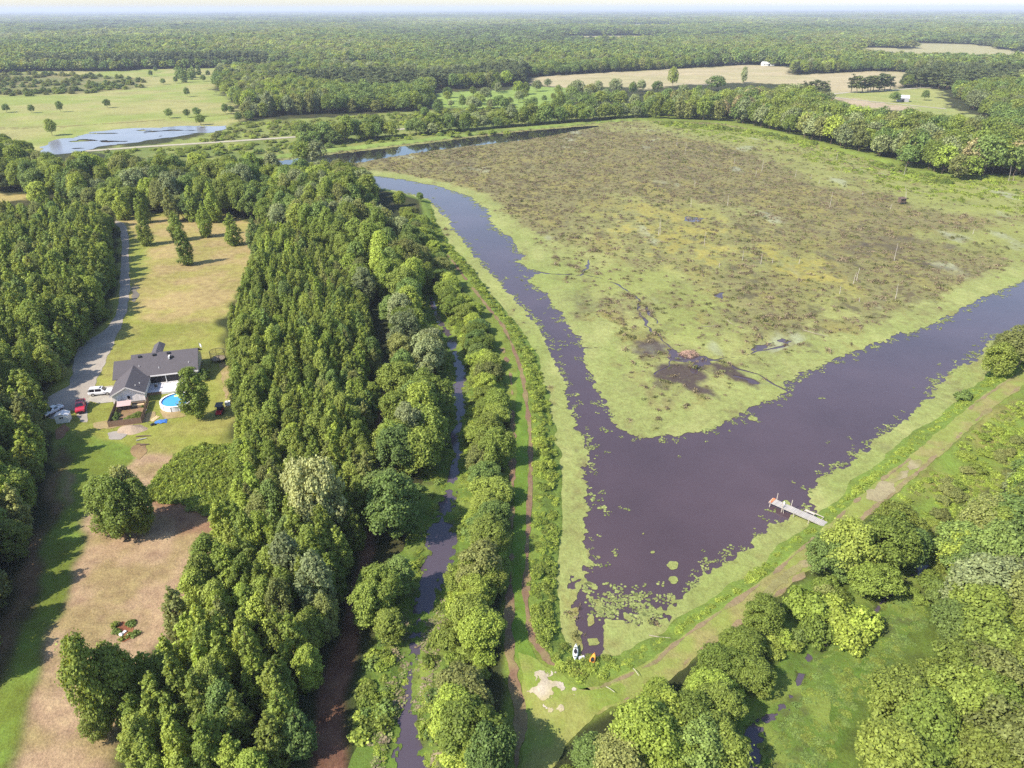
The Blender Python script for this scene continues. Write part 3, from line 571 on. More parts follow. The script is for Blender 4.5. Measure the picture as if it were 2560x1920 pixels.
def leaf_quads(P, Nn, size, rng, asp=0.75):
    n = len(P); Nn = unit(Nn)
    t = unit(np.cross(Nn, rng.normal(size=(n, 3)))); b = np.cross(Nn, t)
    s = size * rng.uniform(0.6, 1.25, (n, 1)) * 0.5
    fold = Nn * s * rng.uniform(-.35, .1, (n, 1))
    V = np.stack([P - t * s, P + b * s * asp + fold, P + t * s, P - b * s * asp + fold], 1).reshape(-1, 3)
    return V, np.arange(n * 4).reshape(n, 4)
def tube(pts, rad, k=6):
    V, F = [], []
    for i, (p, r) in enumerate(zip(pts, rad)):
        p = np.asarray(p, float); d = np.asarray(pts[min(i + 1, len(pts) - 1)], float) - np.asarray(pts[max(i - 1, 0)], float)
        d /= np.linalg.norm(d) + 1e-9
        a = np.cross(d, (0, 0, 1.0) if abs(d[2]) < .9 else (1.0, 0, 0)); a /= np.linalg.norm(a); b = np.cross(d, a)
        for j in range(k):
            t = 2 * math.pi * j / k; V.append(p + (a * math.cos(t) + b * math.sin(t)) * r)
        if i:
            for j in range(k):
                o = (i - 1) * k; F.append((o + j, o + (j + 1) % k, o + k + (j + 1) % k, o + k + j))
    return np.array(V), np.array(F)
def merge(parts):
    V, F, n = [], [], 0
    for v, f in parts:
        if len(v) == 0: continue
        V.append(v); F.append(f + n); n += len(v)
    return np.concatenate(V), np.concatenate(F)
def crown(kind, seed, nleaf, lsize, H, R):
    rng = np.random.default_rng(seed)
    if kind == 'cone':
        n = 46; t = .03 + .95 * (np.arange(n) + rng.uniform(0, 1, n)) / n; t[-1] = .98
        prof = lambda t: R * np.minimum(1, (t + .12) / .30) ** .7 * (1 - t ** 2.1) ** .78 * 0.95 + .10
        an = np.arange(n) * 2.4 + rng.uniform(-.4, .4, n); rr = prof(t) * rng.uniform(.42, .98, n)
        lob = np.stack([np.cos(an) * rr, np.sin(an) * rr, t * H], 1); lr = np.clip(prof(t) * rng.uniform(.30, .58, n), .28, 2.0); lz = 1.2
    elif kind == 'round':
        n = 66; u = -.62 + 1.62 * (np.arange(n) + rng.uniform(0, 1, n)) / n; an = np.arange(n) * 2.4 + rng.uniform(-.5, .5, n)
        q = np.sqrt(1 - u * u); wv = 1 + .22 * np.sin(an * 2 + seed) + .12 * np.sin(an * 3 + 2 * seed); rr = R * .72 * q * wv * rng.uniform(.85, 1.1, n); cz = H * .56; rz = H * .38
        lob = np.stack([np.cos(an) * rr, np.sin(an) * rr, cz + rz * u * rng.uniform(.85, 1.12, n)], 1); lr = R * rng.uniform(.12, .36, n); lz = .85
    elif kind == 'tall':
        n = 64; t = .05 + .95 * (np.arange(n) + rng.uniform(0, 1, n)) / n; an = np.arange(n) * 2.4 + rng.uniform(-.5, .5, n)
        rr = R * .7 * np.sqrt(np.clip(1 - (2 * t - .95) ** 2, .12, 1)) * rng.uniform(.6, 1.1, n)
        lob = np.stack([np.cos(an) * rr, np.sin(an) * rr, H * (.10 + .82 * t)], 1); lr = R * rng.uniform(.15, .40, n); lz = 1.0
    elif kind == 'shrub':
        n = 20; an = np.arange(n) * 2.4; rr = R * np.sqrt(rng.uniform(0, 1, n)) * .85
        hz = H * (1 - (rr / R) ** 2 * .75) * rng.uniform(.45, .9, n)
        lob = np.stack([np.cos(an) * rr, np.sin(an) * rr, hz], 1); lr = np.full(n, R * .36) * rng.uniform(.6, 1.2, n); lz = .8
    elif kind == 'pine':
        n = 22; t = rng.uniform(.30, 1, n); an = np.arange(n) * 2.4
        rr = R * np.sqrt(1.05 - t) * 1.05 * rng.uniform(.4, 1, n)
        lob = np.stack([np.cos(an) * rr, np.sin(an) * rr, t * H], 1); lr = R * rng.uniform(.34, .55, n); lz = .7
    k = rng.choice(len(lob), nleaf, p=lr ** 2 / np.sum(lr ** 2))
    c = lob[k]; d = rng.normal(size=(nleaf, 3))
    outw = c - np.array([0, 0, H * .5]); outw[:, 2] *= .5; outw = unit(outw) * .55; outw[:, 2] += .35
    d = unit(unit(d) + outw)
    rad = lr[k][:, None] * rng.uniform(.62, 1.12, (nleaf, 1)) * (1 + .35 * (rng.random((nleaf, 1)) < .10))
    P = c + d * rad * np.array([1, 1, lz])
    P[:, 2] = np.maximum(P[:, 2], 0.15)
    nn = d + np.array([-.12, -.04, .55]) + rng.normal(size=(nleaf, 3)) * .50
    parts = [leaf_quads(P, nn, lsize, rng)]
    # larger leaf quads added inside the crown to block light
    m = max(20, nleaf // 9); k = rng.choice(len(lob), m)
    Pi = lob[k] * np.array([.62, .62, .96]) + rng.normal(size=(m, 3)) * lr[k][:, None] * .3; Pi[:, 2] = np.maximum(Pi[:, 2], .2)
    parts.append(leaf_quads(Pi, rng.normal(size=(m, 3)), lsize * 1.7, rng))
    V, F = merge(parts)
    return V, F, lob, lr
def trunk(kind, seed, H, R, lob):
    rng = np.random.default_rng(seed + 99)
    top = {'cone': .9, 'round': .6, 'tall': .8, 'shrub': .5, 'pine': .95}[kind]; r0 = max(.05, H * {'cone': .011, 'shrub': .02}.get(kind, .017))
    zs = np.linspace(-.3, H * top, 7); j = rng.normal(size=(7, 2)) * .02 * H; j[0] = j[1] = 0
    pts = [np.array([j[i][0] * (i > 1), j[i][1] * (i > 1), z]) for i, z in enumerate(zs)]
    parts = [tube(pts, np.linspace(r0, r0 * .25, 7))]
    for q in rng.choice(len(lob), min(len(lob), 9 if kind != 'shrub' else 5), replace=False):
        e = lob[q]; zb = max(.4, e[2] - np.hypot(e[0], e[1]) * .8); zb = min(zb, H * top * .95)
        i = np.interp(zb, zs, np.arange(7)); b = pts[int(i)] * (1 - i % 1) + pts[min(6, int(i) + 1)] * (i % 1)
        parts.append(tube([b, (b + e) / 2 + np.array([0, 0, -.06 * H * .3]), e], [r0 * .45, r0 * .28, r0 * .1], 4))
    return merge(parts)
ARCH = {}   # kind -> list of dict(crown mesh, trunk mesh, V, F)
def arch(key, kind, n, nleaf, lsize, H, R, seed):
    L = []
    for i in range(n):
        V, F, lob, lr = crown(kind, seed + i, nleaf, lsize, H * (1 + .06 * (i % 3 - 1)), R)
        tv, tf = trunk(kind, seed + i, H, R, lob)
        L.append(dict(V=V, F=F, tv=tv, tf=tf, H=H, R=R, crown=new_mesh(key + '_crown', V, F, LEAF['mid']), trunk=new_mesh(key + '_trunk', tv, tf, M_BARK, True)))
    ARCH[key] = L
arch('cone', 'cone', 8, 3600, .46, 13.0, 2.5, 100)
arch('round', 'round', 7, 7500, .46, 11.0, 4.6, 200)
arch('tall', 'tall', 6, 6500, .47, 14.0, 3.9, 300)
arch('shrub', 'shrub', 5, 1900, .34, 2.6, 2.1, 400)
arch('pine', 'pine', 3, 1500, .75, 18.0, 4.0, 500)
arch('mround', 'round', 5, 1500, .95, 13.0, 5.6, 600)
arch('mtall', 'tall', 4, 1300, .95, 16.0, 4.4, 700)
arch('mcone', 'cone', 3, 500, 1.0, 11.0, 2.4, 750)
arch('mpine', 'pine', 3, 900, 1.1, 19.0, 3.8, 800)
arch('fround', 'round', 5, 200, 2.3, 13.0, 6.2, 900)
arch('weed', 'shrub', 4, 190, .30, .9, .9, 950)
LIB = {}
def lib(key, tints):
    """collection (outside the scene) of whole plants for the masses"""
    nm = key + '_' + '_'.join(tints)
    if nm in LIB: return LIB[nm]
    c = bpy.data.collections.new('plants_' + nm); n = 0
    for t in tints:
        for A_ in ARCH[key]:
            F = np.concatenate([A_['F'], A_['tf'] + len(A_['V'])])
            me = new_mesh('plant', np.concatenate([A_['V'], A_['tv']]), F, LEAF[t]); me.materials.append(M_BARK)
            mi = np.zeros(len(F), np.int32); mi[len(A_['F']):] = 1; me.polygons.foreach_set('material_index', mi)
            o = bpy.data.objects.new('plant_%s_%03d' % (nm, n), me); c.objects.link(o); n += 1
    LIB[nm] = (c, n); return LIB[nm]
def mass(name, key, tints, P, S, label, seed=0, tint_p=None, cat=None):
    """uncountable growth: one object scattering whole plants at P (n x 3), sizes S (n x 3)"""
    if len(P) == 0: return None
    c, n = lib(key, tints); na = len(ARCH[key]); rng = np.random.default_rng(seed)
    me = bpy.data.meshes.new(name); me.vertices.add(len(P)); me.vertices.foreach_set('co', np.asarray(P, np.float32).ravel())
    def at(nm, typ, fld, val):
        a = me.attributes.new(nm, typ, 'POINT'); a.data.foreach_set(fld, val)
    ti = rng.choice(len(tints), len(P), p=tint_p)
    at('idx', 'INT', 'value', (ti * na + rng.integers(0, na, len(P))).astype(np.int32))
    at('scl', 'FLOAT_VECTOR', 'vector', np.asarray(S, np.float32).ravel())
    r = np.zeros((len(P), 3), np.float32); r[:, 2] = rng.uniform(0, 6.283, len(P)); at('rot', 'FLOAT_VECTOR', 'vector', r.ravel())
    o = tag(link(name, me), label, None, None, 'stuff')
    ng = bpy.data.node_groups.new(name + '_scatter', 'GeometryNodeTree')
    ng.interface.new_socket('Geometry', in_out='INPUT', socket_type='NodeSocketGeometry'); ng.interface.new_socket('Geometry', in_out='OUTPUT', socket_type='NodeSocketGeometry')
    N, Lk = ng.nodes, ng.links
    gi, go = N.new('NodeGroupInput'), N.new('NodeGroupOutput')
    ci = N.new('GeometryNodeCollectionInfo'); ci.inputs['Collection'].default_value = c; ci.inputs['Separate Children'].default_value = True; ci.inputs['Reset Children'].default_value = True
    iop = N.new('GeometryNodeInstanceOnPoints'); iop.inputs['Pick Instance'].default_value = True
    def na_(nm, typ):
        q = N.new('GeometryNodeInputNamedAttribute'); q.data_type = typ; q.inputs['Name'].default_value = nm; return q.outputs['Attribute']
    e2r = N.new('FunctionNodeEulerToRotation'); Lk.new(na_('rot', 'FLOAT_VECTOR'), e2r.inputs[0])
    m2p = N.new('GeometryNodeMeshToPoints'); Lk.new(gi.outputs[0], m2p.inputs[0])
    Lk.new(m2p.outputs[0], iop.inputs['Points']); Lk.new(ci.outputs[0], iop.inputs['Instance']); Lk.new(na_('idx', 'INT'), iop.inputs['Instance Index'])
    Lk.new(e2r.outputs[0], iop.inputs['Rotation']); Lk.new(na_('scl', 'FLOAT_VECTOR'), iop.inputs['Scale']); Lk.new(iop.outputs[0], go.inputs[0])
    o.modifiers.new('scatter', 'NODES').node_group = ng
    return o
CNT = {}
def plant(name, key, x, y, h, wid, tint, label, cat, group=None, z=None, rz=None):
    """one tree or shrub: empty at its foot > crown, trunk"""
    i = CNT.get(key, 0); CNT[key] = i + 1
    A_ = random.choice(ARCH[key])
    o = thing(name, label, cat, (x, y, H1(x, y) if z is None else z), random.uniform(0, 6.28) if rz is None else rz, group)
    o.scale = (wid / A_['R'], wid / A_['R'] * random.uniform(.82, 1.18), h / A_['H'])
    o.rotation_euler[0] = random.gauss(0, .03); o.rotation_euler[1] = random.gauss(0, .03)
    cr = link('crown', A_['crown'], o); cr.material_slots[0].link = 'OBJECT'; cr.material_slots[0].material = LEAF[tint]
    link('trunk', A_['trunk'], o)
    return o
def scatter(P, sp, seed, jit=.42, rot=.3):
    rng = np.random.default_rng(seed); P = np.asarray(P)
    c = P.mean(0); ext = np.abs(P - c).max() * 1.5; n = int(ext / sp) + 1
    a, b = np.meshgrid(np.arange(-n, n + 1) * sp, np.arange(-n, n + 1) * sp * .9); a = a + (np.arange(a.shape[0]) % 2)[:, None] * sp * .5
    a = a.ravel() + rng.uniform(-jit, jit, a.size) * sp; b = b.ravel() + rng.uniform(-jit, jit, b.size) * sp
    x = c[0] + a * math.cos(rot) - b * math.sin(rot); y = c[1] + a * math.sin(rot) + b * math.cos(rot)
    k = inside(x, y, P); return x[k], y[k]
# ---- stands: kind, foot line, spacing, height range, crown radius, tints with weights, phrase
CREEKCLEAR = lambda x, y, m: ribbon_d(x, y, CREEK, CREEKW, 30) < -m
ST = []
def stand(kind, key, poly, sp, h, wd, tints, phrase, seed, keep=None, rot=.3): ST.append(dict(kind=kind, key=key, P=GP(*poly), sp=sp, h=h, wd=wd, tints=tints, ph=phrase, seed=seed, keep=keep, rot=rot))
S1 = [(-330,490),(238,487),(240,560),(234,640),(220,690),(188,712),(192,738),(152,775),(140,805),(114,845),(86,855),(84,905),(92,1000),(82,1080),(80,1140),(60,1190),(35,1270),(8,1350),(-60,1480),(-700,1480),(-700,800)]
stand('young_tree', 'cone', S1, 4.1, (10, 15.5), (1.9, 2.8), [('mid', .70), ('lime', .17), ('dark', .06), ('olive', .07)], 'in the dense stand across the gravel drive', 1)
S2 = [(560,505),(556,600),(510,690),(508,775),(514,810),(518,900),(514,960),(525,1085),(510,1120),(485,1160),(482,1205),(440,1262),(420,1320),(398,1390),(350,1450),(330,1520),(292,1610),(268,1720),(645,1720),(668,1600),(692,1487),(722,1380),(742,1290),(762,1220),(790,1120),(805,960),(815,860),(810,790),(800,720),(770,640),(740,600),(680,560),(620,520)]
stand('young_tree', 'cone', S2, 3.35, (9.5, 14.5), (1.45, 2.15), [('mid', .70), ('olive', .08), ('lime', .16), ('dark', .06)], 'in the stand along the hay field', 2)
stand('broadleaf_tree', 'tall', [(575,455),(700,440),(770,430),(800,470),(850,540),(880,600),(850,640),(800,700),(770,640),(740,600),(680,560),(620,520),(575,500)], 7.2, (13, 18.5), (3.4, 4.7), [('mid', .45), ('dark', .2), ('olive', .15), ('grey', .12), ('lime', .08)], 'in the wood behind the young stand', 3)
stand('broadleaf_tree', 'round', [(850,540),(885,520),(905,560),(925,620),(935,700),(950,800),(955,860),(948,930),(930,1000),(915,1060),(905,1120),(895,1180),(830,1180),(845,1000),(855,900),(862,800),(845,720),(850,640)], 6.3, (10, 14.5), (3.3, 4.8), [('mid', .42), ('dark', .22), ('grey', .14), ('lime', .12), ('olive', .10)], 'between the straw lane and the ditch', 4, lambda x, y: CREEKCLEAR(x, y, 3.6))
stand('broadleaf_tree', 'round', [(795,1300),(840,1200),(890,1200),(875,1260),(850,1300),(815,1345),(795,1340)], 5.5, (7, 10), (2.6, 3.6), [('mid', .6), ('dark', .2), ('grey', .2)], 'beside the straw lane where the ditch widens', 5, lambda x, y: CREEKCLEAR(x, y, 3.0))
S4 = [(880,470),(912,480),(930,530),(955,590),(985,640),(1025,700),(1062,770),(1078,830),(1080,900),(1082,1000),(1078,1100),(1076,1200),(1070,1300),(1052,1350),(1048,1440),(1062,1560),(1055,1680),(1010,1700),(985,1560),(990,1470),(1000,1360),(985,1310),(1000,1240),(1030,1160),(1035,1080),(1030,1000),(1040,900),(1028,800),(1000,740),(965,680),(935,610),(905,550),(880,510)]
stand('broadleaf_tree', 'round', S4, 3.9, (4.5, 9), (2.4, 3.6), [('mid', .50), ('lime', .27), ('dark', .13), ('olive', .10)], 'in the hedge between the ditch and the levee lane', 6, lambda x, y: CREEKCLEAR(x, y, 2.4))
stand('broadleaf_tree', 'round', [(-350,350),(60,354),(115,388),(250,388),(420,398),(600,402),(700,396),(760,394),(790,420),(810,455),(770,480),(640,485),(575,480),(430,478),(300,466),(236,470),(110,452),(70,440),(50,420),(-50,410),(-350,410)], 8.2, (12, 17.5), (4.2, 5.8), [('mid', .42), ('dark', .26), ('lime', .10), ('grey', .10), ('olive', .12)], 'in the belt at the far end of the drive', 7)
S6 = [(1215,1700),(1240,1640),(1300,1600),(1390,1570),(1480,1500),(1530,1440),(1580,1400),(1640,1355),(1680,1370),(1690,1430),(1640,1500),(1580,1560),(1550,1630),(1540,1720)]
stand('broadleaf_tree', 'round', S6, 4.2, (5.0, 9.0), (2.6, 3.7), [('mid', .45), ('lime', .33), ('dark', .12), ('olive', .10)], 'in the thicket between the levee track and backwater', 8, lambda x, y: ribbon_d(x, y, CREEK2, CREEK2W, 30) < -1.5)
S9 = [(2220,1045),(2175,1080),(2110,1130),(2072,1185),(2056,1245),(2052,1350),(2030,1420),(2005,1465),(1955,1520),(1900,1590),(1880,1660),(1870,1720),(2500,1750),(2600,1150),(2350,1000)]
stand('broadleaf_tree', 'round', S9, 4.6, (6.0, 10.5), (3.2, 4.8), [('mid', .46), ('olive', .20), ('lime', .03), ('grey', .08), ('dark', .23)], 'in the low wood beyond the green backwater', 9)
S11 = [(1385,252),(1450,254),(1556,258),(1640,279),(1666,284),(1740,304),(1800,323),(1886,340),(1926,356),(1990,374),(2056,387),(2130,390),(2215,390),(2500,420),(2500,340),(2212,318),(2120,302),(1985,292),(1880,284),(1800,262),(1785,242),(1700,228),(1560,230),(1420,232)]
stand('broadleaf_tree', 'mround', S11, 9.5, (13, 19), (5.0, 7.2), [('mid', .42), ('dark', .24), ('grey', .14), ('olive', .14), ('lime', .08), ('tan', .04)], 'in the wood along the far side of the marsh', 11)
stand('shrub', 'shrub', [(1405,262),(1500,266),(1640,284),(1740,306),(1840,336),(1900,350),(1960,372),(2080,388),(2212,392),(2212,398),(2060,396),(1950,384),(1880,352),(1800,332),(1640,292),(1400,266)], 5.0, (1.8, 3.8), (1.8, 3.2), [('mid', .6), ('lime', .4)], 'along the edge of the marsh below the far wood', 12)
# hedge rows by the far channel
stand('broadleaf_tree', 'mround', [(640,311),(700,306),(790,298),(850,294),(850,298),(760,310),(650,318)], 7, (10, 16), (4.5, 6.0), [('dark', .5), ('mid', .5)], 'on the far bank of the channel beside the gravel road', 13)
stand('broadleaf_tree', 'mround', [(870,290),(1000,278),(1120,268),(1250,258),(1390,248),(1390,254),(1250,266),(1100,276),(900,294)], 6.5, (9, 16), (4.0, 6.0), [('dark', .35), ('mid', .45), ('grey', .2)], 'in the row along the far channel', 14)
stand('shrub', 'shrub', [(390,335),(480,330),(560,328),(640,322),(760,314),(900,300),(1000,292),(1100,284),(1100,288),(1000,296),(860,306),(700,322),(560,338),(400,345)], 9, (1.5, 4.0), (1.6, 3.2), [('mid', .5), ('dark', .3), ('lime', .2)], 'on the far levee of the channel', 15)
TREES = []   # kind, key, x, y, h, wd, tint, phrase, size, visible
for s in ST:
    x, y = scatter(s['P'], s['sp'], s['seed'], .42, s['rot'])
    if s['keep'] is not None: k = s['keep'](x, y); x, y = x[k], y[k]
    rng = np.random.default_rng(s['seed'] + 1000); n = len(x)
    # height varies in drifts, with a few taller ones
    hn = np.clip(.5 + .5 * fbm(x, y, 18, 2, 200 + s['seed']) + rng.normal(size=n) * .22, 0, 1.15)
    h = s['h'][0] + (s['h'][1] - s['h'][0]) * hn; wd = s['wd'][0] + (s['wd'][1] - s['wd'][0]) * np.clip(hn * .6 + rng.uniform(0, .4, n), 0, 1)
    ed_ = sstep(0, 6, sdf(x, y, s['P'])); h = h * (.74 + .26 * ed_)
    p = np.array([q[1] for q in s['tints']]); names = [q[0] for q in s['tints']]
    # tints drift in patches
    ti = np.clip(.5 + .55 * fbm(x, y, 14, 2, 300 + s['seed']) + rng.normal(size=n) * .28, 0, .999); ti = np.argsort(np.argsort(ti)) / n
    ti = np.searchsorted(np.cumsum(p) / p.sum(), ti, side='right').clip(0, len(p) - 1)
    u, v, D = proj(x, y, h); u0, v0, D0 = proj(x, y, np.zeros(n))
    vis = (u > -15) & (u < 2227) & (v < 1659) & (D > 5)
    full = (rng.random(n) < .32) & (s['seed'] in (1, 2))
    wd = np.where(full, wd * 1.28, wd); h = np.where(full, h * .93, h)
    TREES += [(s['kind'], 'tall' if full[i] else s['key'], x[i], y[i], h[i], wd[i], names[ti[i]], s['ph'], (h[i] * wd[i]) / D[i] ** 2, bool(vis[i])) for i in range(n)]
KINDCAP = {'young_tree': 290, 'broadleaf_tree': 245, 'shrub': 90}
KW = {'young_tree': 'slender pointed young tree', 'broadleaf_tree': 'broad crowned leafy tree', 'shrub': 'low leafy shrub'}
GW = {'young_tree': 'slender young trees', 'broadleaf_tree': 'broad crowned trees', 'shrub': 'low shrubs'}
rest = {}
for kind, cap in KINDCAP.items():
    L = sorted([t for t in TREES if t[0] == kind], key=lambda t: (-t[9], -t[8]))
    L1 = [t for t in L[:cap] if t[9]]
    for t in L1:
        plant(kind, t[1], t[2], t[3], t[4], t[5], t[6], '%s %s %s' % (TINTWORD[t[6]], 'fuller crowned young tree' if kind == 'young_tree' and t[1] == 'tall' else KW[kind], t[7]), 'shrub' if kind == 'shrub' else 'tree', '%s %s' % ('fuller young trees' if kind == 'young_tree' and t[1] == 'tall' else GW[kind], t[7]))
    for t in L[len(L1):]: rest.setdefault((kind, t[1]), []).append(t)
for (kind, key), L in rest.items():
    tints = sorted(set(t[6] for t in L)); a = ARCH[key][0]
    for tn in tints:
        Q = [t for t in L if t[6] == tn]; xs = np.array([t[2] for t in Q]); ys = np.array([t[3] for t in Q])
        mass('distant_woods' if kind != 'shrub' else 'distant_shrubbery', key, [tn], np.stack([xs, ys, Hh(xs, ys)], 1), np.array([(t[5] / a['R'], t[5] / a['R'], t[4] / a['H']) for t in Q]),
             'farther %s %s growing beyond the nearer ones' % (TINTWORD[tn], GW[kind]), 5)
# ---- far forest
CLEAR = [Z[0] for Z in ZONES[:13]] + [POND, MEADOWPOND]
CLEAR += [GP((1140,168),(1800,185),(1800,224),(1700,220),(1560,222),(1400,225),(1260,222),(1240,200),(1140,196)), GP((1785,200),(2040,195),(2090,240),(2140,262),(2120,300),(1985,290),(1880,282),(1800,258)), GP((-400,280),(500,262),(640,262),(600,360),(-400,350)), GP((940,196),(1140,186),(1235,188),(1245,262),(940,262)),
  GP((460,262),(520,262),(640,250),(760,246),(1000,238),(1200,230),(1390,232),(1390,262),(700,330),(380,350),(100,335))]
def forest_pts(r0, r1, sp0, seed, k=0.0):
    rng = np.random.default_rng(seed); xs, ys, ss = [], [], []
    r = r0
    while r < r1:
        sp = max(sp0, r * k); n = int(r * 1.65 / sp)
        a = (np.arange(n) + rng.uniform(0, 1) + rng.uniform(-.45, .45, n)) * sp / r - .825
        rr_ = r + rng.uniform(-.45, .45, n) * sp
        xs.append(rr_ * np.sin(a)); ys.append(rr_ * np.cos(a)); ss.append(np.full(n, sp)); r += sp * .9
    x, y, s = map(np.concatenate, (xs, ys, ss))
    keep = np.ones(len(x), bool)
    for P in CLEAR:
        m = 4; keep &= sdf_near(x, y, P, 30) < -m
    for s_ in ST: keep &= sdf_near(x, y, s_['P'], 30) < -2
    keep &= ~inside(x, y, GP((-400,360),(700,360),(760,352),(772,400),(1390,258),(1640,275),(2500,420),(2500,1720),(-400,1720)))
    return x[keep], y[keep], s[keep]
rng = np.random.default_rng(77)
x, y, s = forest_pts(420, 1250, 9.0, 1)
pn = fbm(x, y, 160, 3, 401); wet = fbm(x, y, 60, 3, 402)
hh = 13.5 + 3.5 * wet + rng.normal(size=len(x)) * 1.4 + 3 * pn
gap = inside(x, y, GP((880,250),(940,205),(1000,200),(1120,190),(1230,190),(1390,190),(1390,250),(1240,262),(1000,262))) & (fbm(x, y, 45, 2, 403) < .35)
k = ~gap; x, y, s, pn, wet, hh = (q[k] for q in (x, y, s, pn, wet, hh))
pine = (pn > .42) & (y > 800)
tone = np.digitize(fbm(x, y, 70, 3, 404) + rng.normal(size=len(x)) * .4, [-.35, .15, .5, .8])
for nm, m, key, tn, lb in [('far_woods', ~pine & (tone == 0), 'mround', ['dark'], 'dark green'), ('far_woods', ~pine & (tone == 1), 'mround', ['mid'], 'mid green'), ('far_woods', ~pine & (tone == 2), 'mtall', ['mid', 'olive'], 'olive and green'),
                           ('far_woods', ~pine & (tone == 3), 'mtall', ['grey', 'olive'], 'grey green'), ('far_woods', ~pine & (tone == 4), 'mround', ['lime', 'grey'], 'yellow green'), ('far_pine_woods', pine, 'mpine', ['needle'], 'dark needled')]:
    a = ARCH[key][0]; q = rng.uniform(.85, 1.2, m.sum())
    mass(nm, key, tn, np.stack([x[m], y[m], Hh(x[m], y[m])], 1), np.stack([6.4 / a['R'] * q * (.8 if key != 'mround' else 1), 6.4 / a['R'] * q * (.8 if key != 'mround' else 1), hh[m] / a['H']], 1), '%s trees of the woods around the meadows and fields' % lb, 6)
x, y, s = forest_pts(1260, 24000, 9.4, 2, 1 / 133)
kk = far_clearing(x, y) < .5; x, y, s = x[kk], y[kk], s[kk]
tone = np.digitize(.8 * fbm(x, y * .5, 420, 3, 405) + .6 * fbm(x, y * .5, 1500, 2, 407) + rng.normal(size=len(x)) * .22, [-.3, .12, .5])
hh = 15 + 6 * fbm(x, y * .5, 320, 2, 406) + rng.normal(size=len(x)) * 1.8
for j, (tn, lb) in enumerate([(['needle', 'dark'], 'dark green'), (['mid', 'dark'], 'mid green'), (['olive', 'mid'], 'olive'), (['grey', 'lime'], 'grey green')]):
    m = tone == j; a = ARCH['fround'][0]; q = s[m] / 9.4 * rng.uniform(.9, 1.25, m.sum())
    mass('horizon_woods', 'fround', tn, np.stack([x[m], y[m], np.zeros(m.sum())], 1), np.stack([q * 1.1, q * 1.1, hh[m] / a['H']], 1), '%s stretches of the unbroken forest reaching to the horizon' % lb, 8)
# ================================================================ single plants, undergrowth, marsh growth
def at(u, v): return G(u, v)
def solo(name, key, u, v, h, wd, tint, label, cat='tree', group=None): 
    x, y = G(u, v); return plant(name, key, x, y, h, wd, tint, label, cat, group)
# trees standing in the field by the drive (foot, height)
FT = [(318,530,14.5,2.5,'mid','slender tree with its foot nearest the drive, standing in the mown field'), (312,482,13.8,2.5,'mid','slender tree at the far corner of the mown field beside the drive'),
      (404,572,13.1,2.8,'mid','bushy pointed tree standing alone in the middle of the mown field'), (386,520,12.4,2.6,'mid','pointed tree just behind the lone one in the middle of the field'),
      (446,512,15.2,2.5,'lime','yellow green slender tree behind the middle of the mown field'), (378,480,15.2,2.9,'olive','olive tree at the far edge of the mown field'),
      (506,530,13.1,2.6,'mid','tapering tree toward the wood side of the mown field'), (552,545,14.5,2.6,'dark','dark slender tree against the wood at the side of the mown field'), (560,590,11.0,2.5,'dark','short dark tree against the wood beside the mown field'),
      (420,478,16.6,3.1,'lime','tall yellow green tree in the row behind the mown field'), (465,480,17.2,3.1,'lime','tallest pale tree in the row behind the mown field'), (270,474,13.8,3.4,'lime','yellow leafy tree where the drive turns behind the wood')]
for u, v, h, wd, tn, lb in FT: solo('field_tree', 'cone', u, v, h, wd, tn, lb)
x, y = G(428, 905)
plant('yard_tree', 'tall', x, y, 12.4, 3.0, 'mid', 'dense leafy tree shading the edge of the round pool', 'tree', None)
# clump on the hay field and the pair nearer
for i, (u, v, h, wd, tn, lb) in enumerate([(240,1152,11.5,2.9,'mid','left stem of the rounded clump standing alone in the hay field'), (272,1165,12.6,3.1,'mid','middle stem of the rounded clump standing alone in the hay field'),
        (312,1152,12.0,3.0,'mid','shaded side stem of the rounded clump standing alone in the hay field'), (284,1135,12.0,3.0,'olive','rear stem of the rounded clump standing alone in the hay field')]):
    solo('clump_tree', 'tall', u, v, h, wd, tn, lb, 'tree', 'rounded clump in the hay field')
for u, v, h, wd, tn, lb in [(240,1580,17.5,2.8,'mid','tall pointed tree of the pair at the front of the hay field'), (278,1555,14.5,2.7,'mid','shorter tree of the pair at the front of the hay field'), (272,1505,8.5,2.3,'dark','low dark tree behind the pair at the front of the hay field'), (222,1595,8.5,2.0,'mid','slim low tree hugging the tall one at the front of the hay field')]:
    solo('pair_tree', 'tall', u, v, h, wd, tn, lb)
